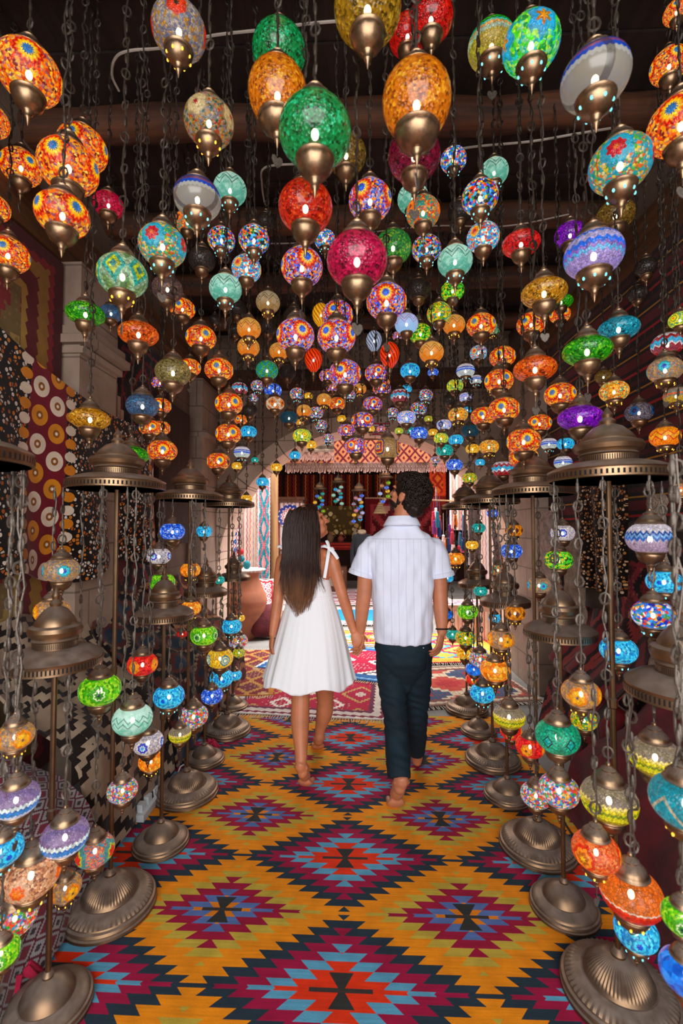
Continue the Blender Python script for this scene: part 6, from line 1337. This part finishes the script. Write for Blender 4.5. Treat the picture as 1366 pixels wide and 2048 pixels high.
for i in range(24):
    px_ = 866 + rr.uniform(0, 62); py_ = 1018 + rr.uniform(0, 78); Y_ = 6.6 + rr.uniform(-.15, .25); p = P(px_, py_, Y_); m_ = TC[i % 8]
    mb = MB(); L = rr.uniform(.14, .22); mb.tube([(0, 0, .35), (0, 0, .03)], .003, 4); mb.ell((0, 0, .01), (.022, .022, .022), 10, 6)
    for k in range(9):
        a = 2 * PI * k / 9; mb.tube([(.012 * math.cos(a), .012 * math.sin(a), 0), (.024 * math.cos(a), .024 * math.sin(a), -L * .5), (.022 * math.cos(a), .022 * math.sin(a), -L)], .007, 5)
    o = link('yarn_tassel', mb.mesh('yarn_tassel', m_), None, p); cn = ['crimson', 'teal', 'orange', 'purple', 'cream', 'navy', 'brick red', 'pink'][i % 8]
    TS.append((o, cn, px_))
for cn in sorted(set(x[1] for x in TS)):
    g_ = sorted([x for x in TS if x[1] == cn], key=lambda x: x[2])
    for o, w_ in zip(g_, ('leftmost', 'middle', 'rightmost')): tag(o[0], '%s yarn tassel, %s of the three of its colour, hanging right of the man' % (cn, w_), 'tassel', 'yarn tassels right of the man')
mb = MB(); mb.tube([(P(855, 1000, 6.65).x, 6.65, P(860, 1000, 6.65).z), (P(940, 1000, 6.65).x, 6.7, P(940, 1003, 6.65).z)], .012, 8); tag(link('hanging_rail', mb.mesh('hanging_rail', POSTW)), 'thin wooden rail carrying the coloured tassels', 'rail')
for k, (px0, lab) in enumerate(((935, 'grey lace shawl hanging by the far right lamp row'), (985, 'patterned beaded scarf with pink and green hanging behind the right lamps'), (1010, 'grey striped shawl hanging behind the right lamps'))):
    fr(lab, px0, px0 + 26, 1005, 1130, 5.2 - .02 * k if False else 5.75, [simple('grey lace', '#a89c9c', .9, 0, .3, 40), spots_mat('beaded scarf', '#c8b0b4', ('#c8305a', '#208060', '#e8d0d0', '#5a2a7a'), 40, False), stripe_mat('grey shawl', [(0, '#8a8088'), (.4, '#c8c0c4'), (.7, '#5a5460')], .05)][k], 'hanging_scarf', 'scarf', .03, 2.5)
o = empty('carpet_bench', (P(990, 1200, 6.3).x, 6.35, 0)); tag(o, 'long bench covered with patterned pink carpet at the right of the courtyard', 'bench'); mb = MB(); mb.box((0, 0, .2), (1.5, .5, .4)); part('seat', mb, ST1, o, sharp=0); mb = MB(); mb.box((0, 0, .44), (1.52, .52, .08)); part('cushion', mb, rug_mat('bench top rug', 1.5, .5, [(0, '#c8a898'), (.05, '#b05868')], [(0, '#e0c8b8'), (.3, '#c07080'), (.6, '#5a7890'), (.8, '#e8d8cc')], (.2, .2)), o, sharp=0)
# clusters of little lanterns far behind
def cluster(px, py, Y, label, pal, n=10, h=.5, seed=0):
    r_ = random.Random(seed); c = P(px, py, Y); e = empty('chandelier', (c.x, Y, c.z)); tag(e, label, 'chandelier', None)
    mb = MB(); mb.lathe([(.16, .30), (.17, .32), (.10, .35), (.10, .40), (.03, .47), (0, .5)], 20); mb.tube([(0, 0, .48), (0, 0, 3.08 - c.z)], .006, 6); part('canopy', mb, BRASS, e)
    for i in range(n):
        a = 2 * PI * i * .382; rad = .06 + .09 * ((i * 7) % 5) / 5; z = .2 - h * i / n; ty = pal[i % len(pal)]
        g = link('pendant_globe', m_globe('obl', ty), e, (rad * math.cos(a), rad * math.sin(a), z), G[ty][0].replace(' lantern', ' glass globe')); g.scale = (.095,) * 3
        link('top_cap', m_cap('obl', None, False), g); link('bottom_cap', m_cap('obl', None, True), g); link('chain', chain_mesh('obl', .095, .31 - z, r_, False, .002), g)
cluster(640, 1005, 10.5, 'chandelier of small blue and green mosaic globes, leftmost in the rear courtyard', ['te', 'bu', 'cg', 'tq', 'yl', 'Pb'], 11, .55, 1)
cluster(677, 992, 10.3, 'chandelier of small white and turquoise globes, second from left in the rear courtyard', ['Pm', 'tq', 'Pw', 'te'], 9, .42, 2)
cluster(718, 1010, 9.8, 'chandelier of small blue, yellow and pink globes nearest the man\'s head', ['bu', 'sC', 'bo', 'yl', 'rt', 'tq'], 13, .6, 3)
cluster(771, 985, 9.4, 'chandelier of small green and orange globes just left of the man\'s face', ['cg', 'of', 'bu', 'yl', 'wz'], 8, .45, 4)
mb = MB(); 
# striped funnel lamp
for k in range(5): mb.lathe([(.03 + k * .025, -.05 * k), (.05 + k * .025, -.05 * k - .04), (.02 + k * .025, -.05 * k - .045)], 20)
mb.tube([(0, 0, .0), (0, 0, 3.08 - P(760, 1010, 10).z)], .005, 5); o = link('tiered_pendant', mb.mesh('tiered_pendant', simple('straw shade', '#c8b080', .8)), None, (P(760, 1010, 10).x, 10, P(760, 1005, 10).z)); tag(o, 'small tiered straw pendant hanging left of the man\'s chin', 'pendant')
# power strip by the left bases
o = empty('power_strip', (-1.12, 2.42, .012)); tag(o, 'white power strip with plugs on the floor by the left lamp bases', 'power strip'); WP = simple('white plastic', '#c8d0d4', .5, 0, .05, 8, .05)
mb = MB(); mb.box((0, 0, .02), (.07, .22, .035)); part('body', mb, WP, o, sharp=0)
for k in range(3): mb = MB(); mb.box((0, -.07 + k * .07, .055), (.035, .04, .04)); part('plug', mb, WP, o, sharp=0)
mb = MB(); mb.tube([(0, .11, .02), (.06, .2, .02), (.02, .4, .016), (.09, .55, .016)], .005, 6); part('cord', mb, WP, o)
for k, (pts, lab) in enumerate((([(1.02, 1.3, .02), (1.12, 1.5, .03), (1.05, 1.75, .02), (1.14, 2.0, .03), (1.03, 2.3, .02), (1.1, 2.7, .02)], 'dark cable snaking behind the right lamp bases'), ([(-1.2, 1.6, .02), (-1.16, 1.9, .02), (-1.24, 2.1, .03), (-1.14, 2.3, .02)], 'dark cable lying between the left lamp bases'))):
    q = cat([(Vector(p), .005) for p in pts], 6); mb = MB(); mb.tube([p[:3] for p in q], .005, 6); tag(link('electric_cable', mb.mesh('electric_cable', CABD)), lab, 'cable')
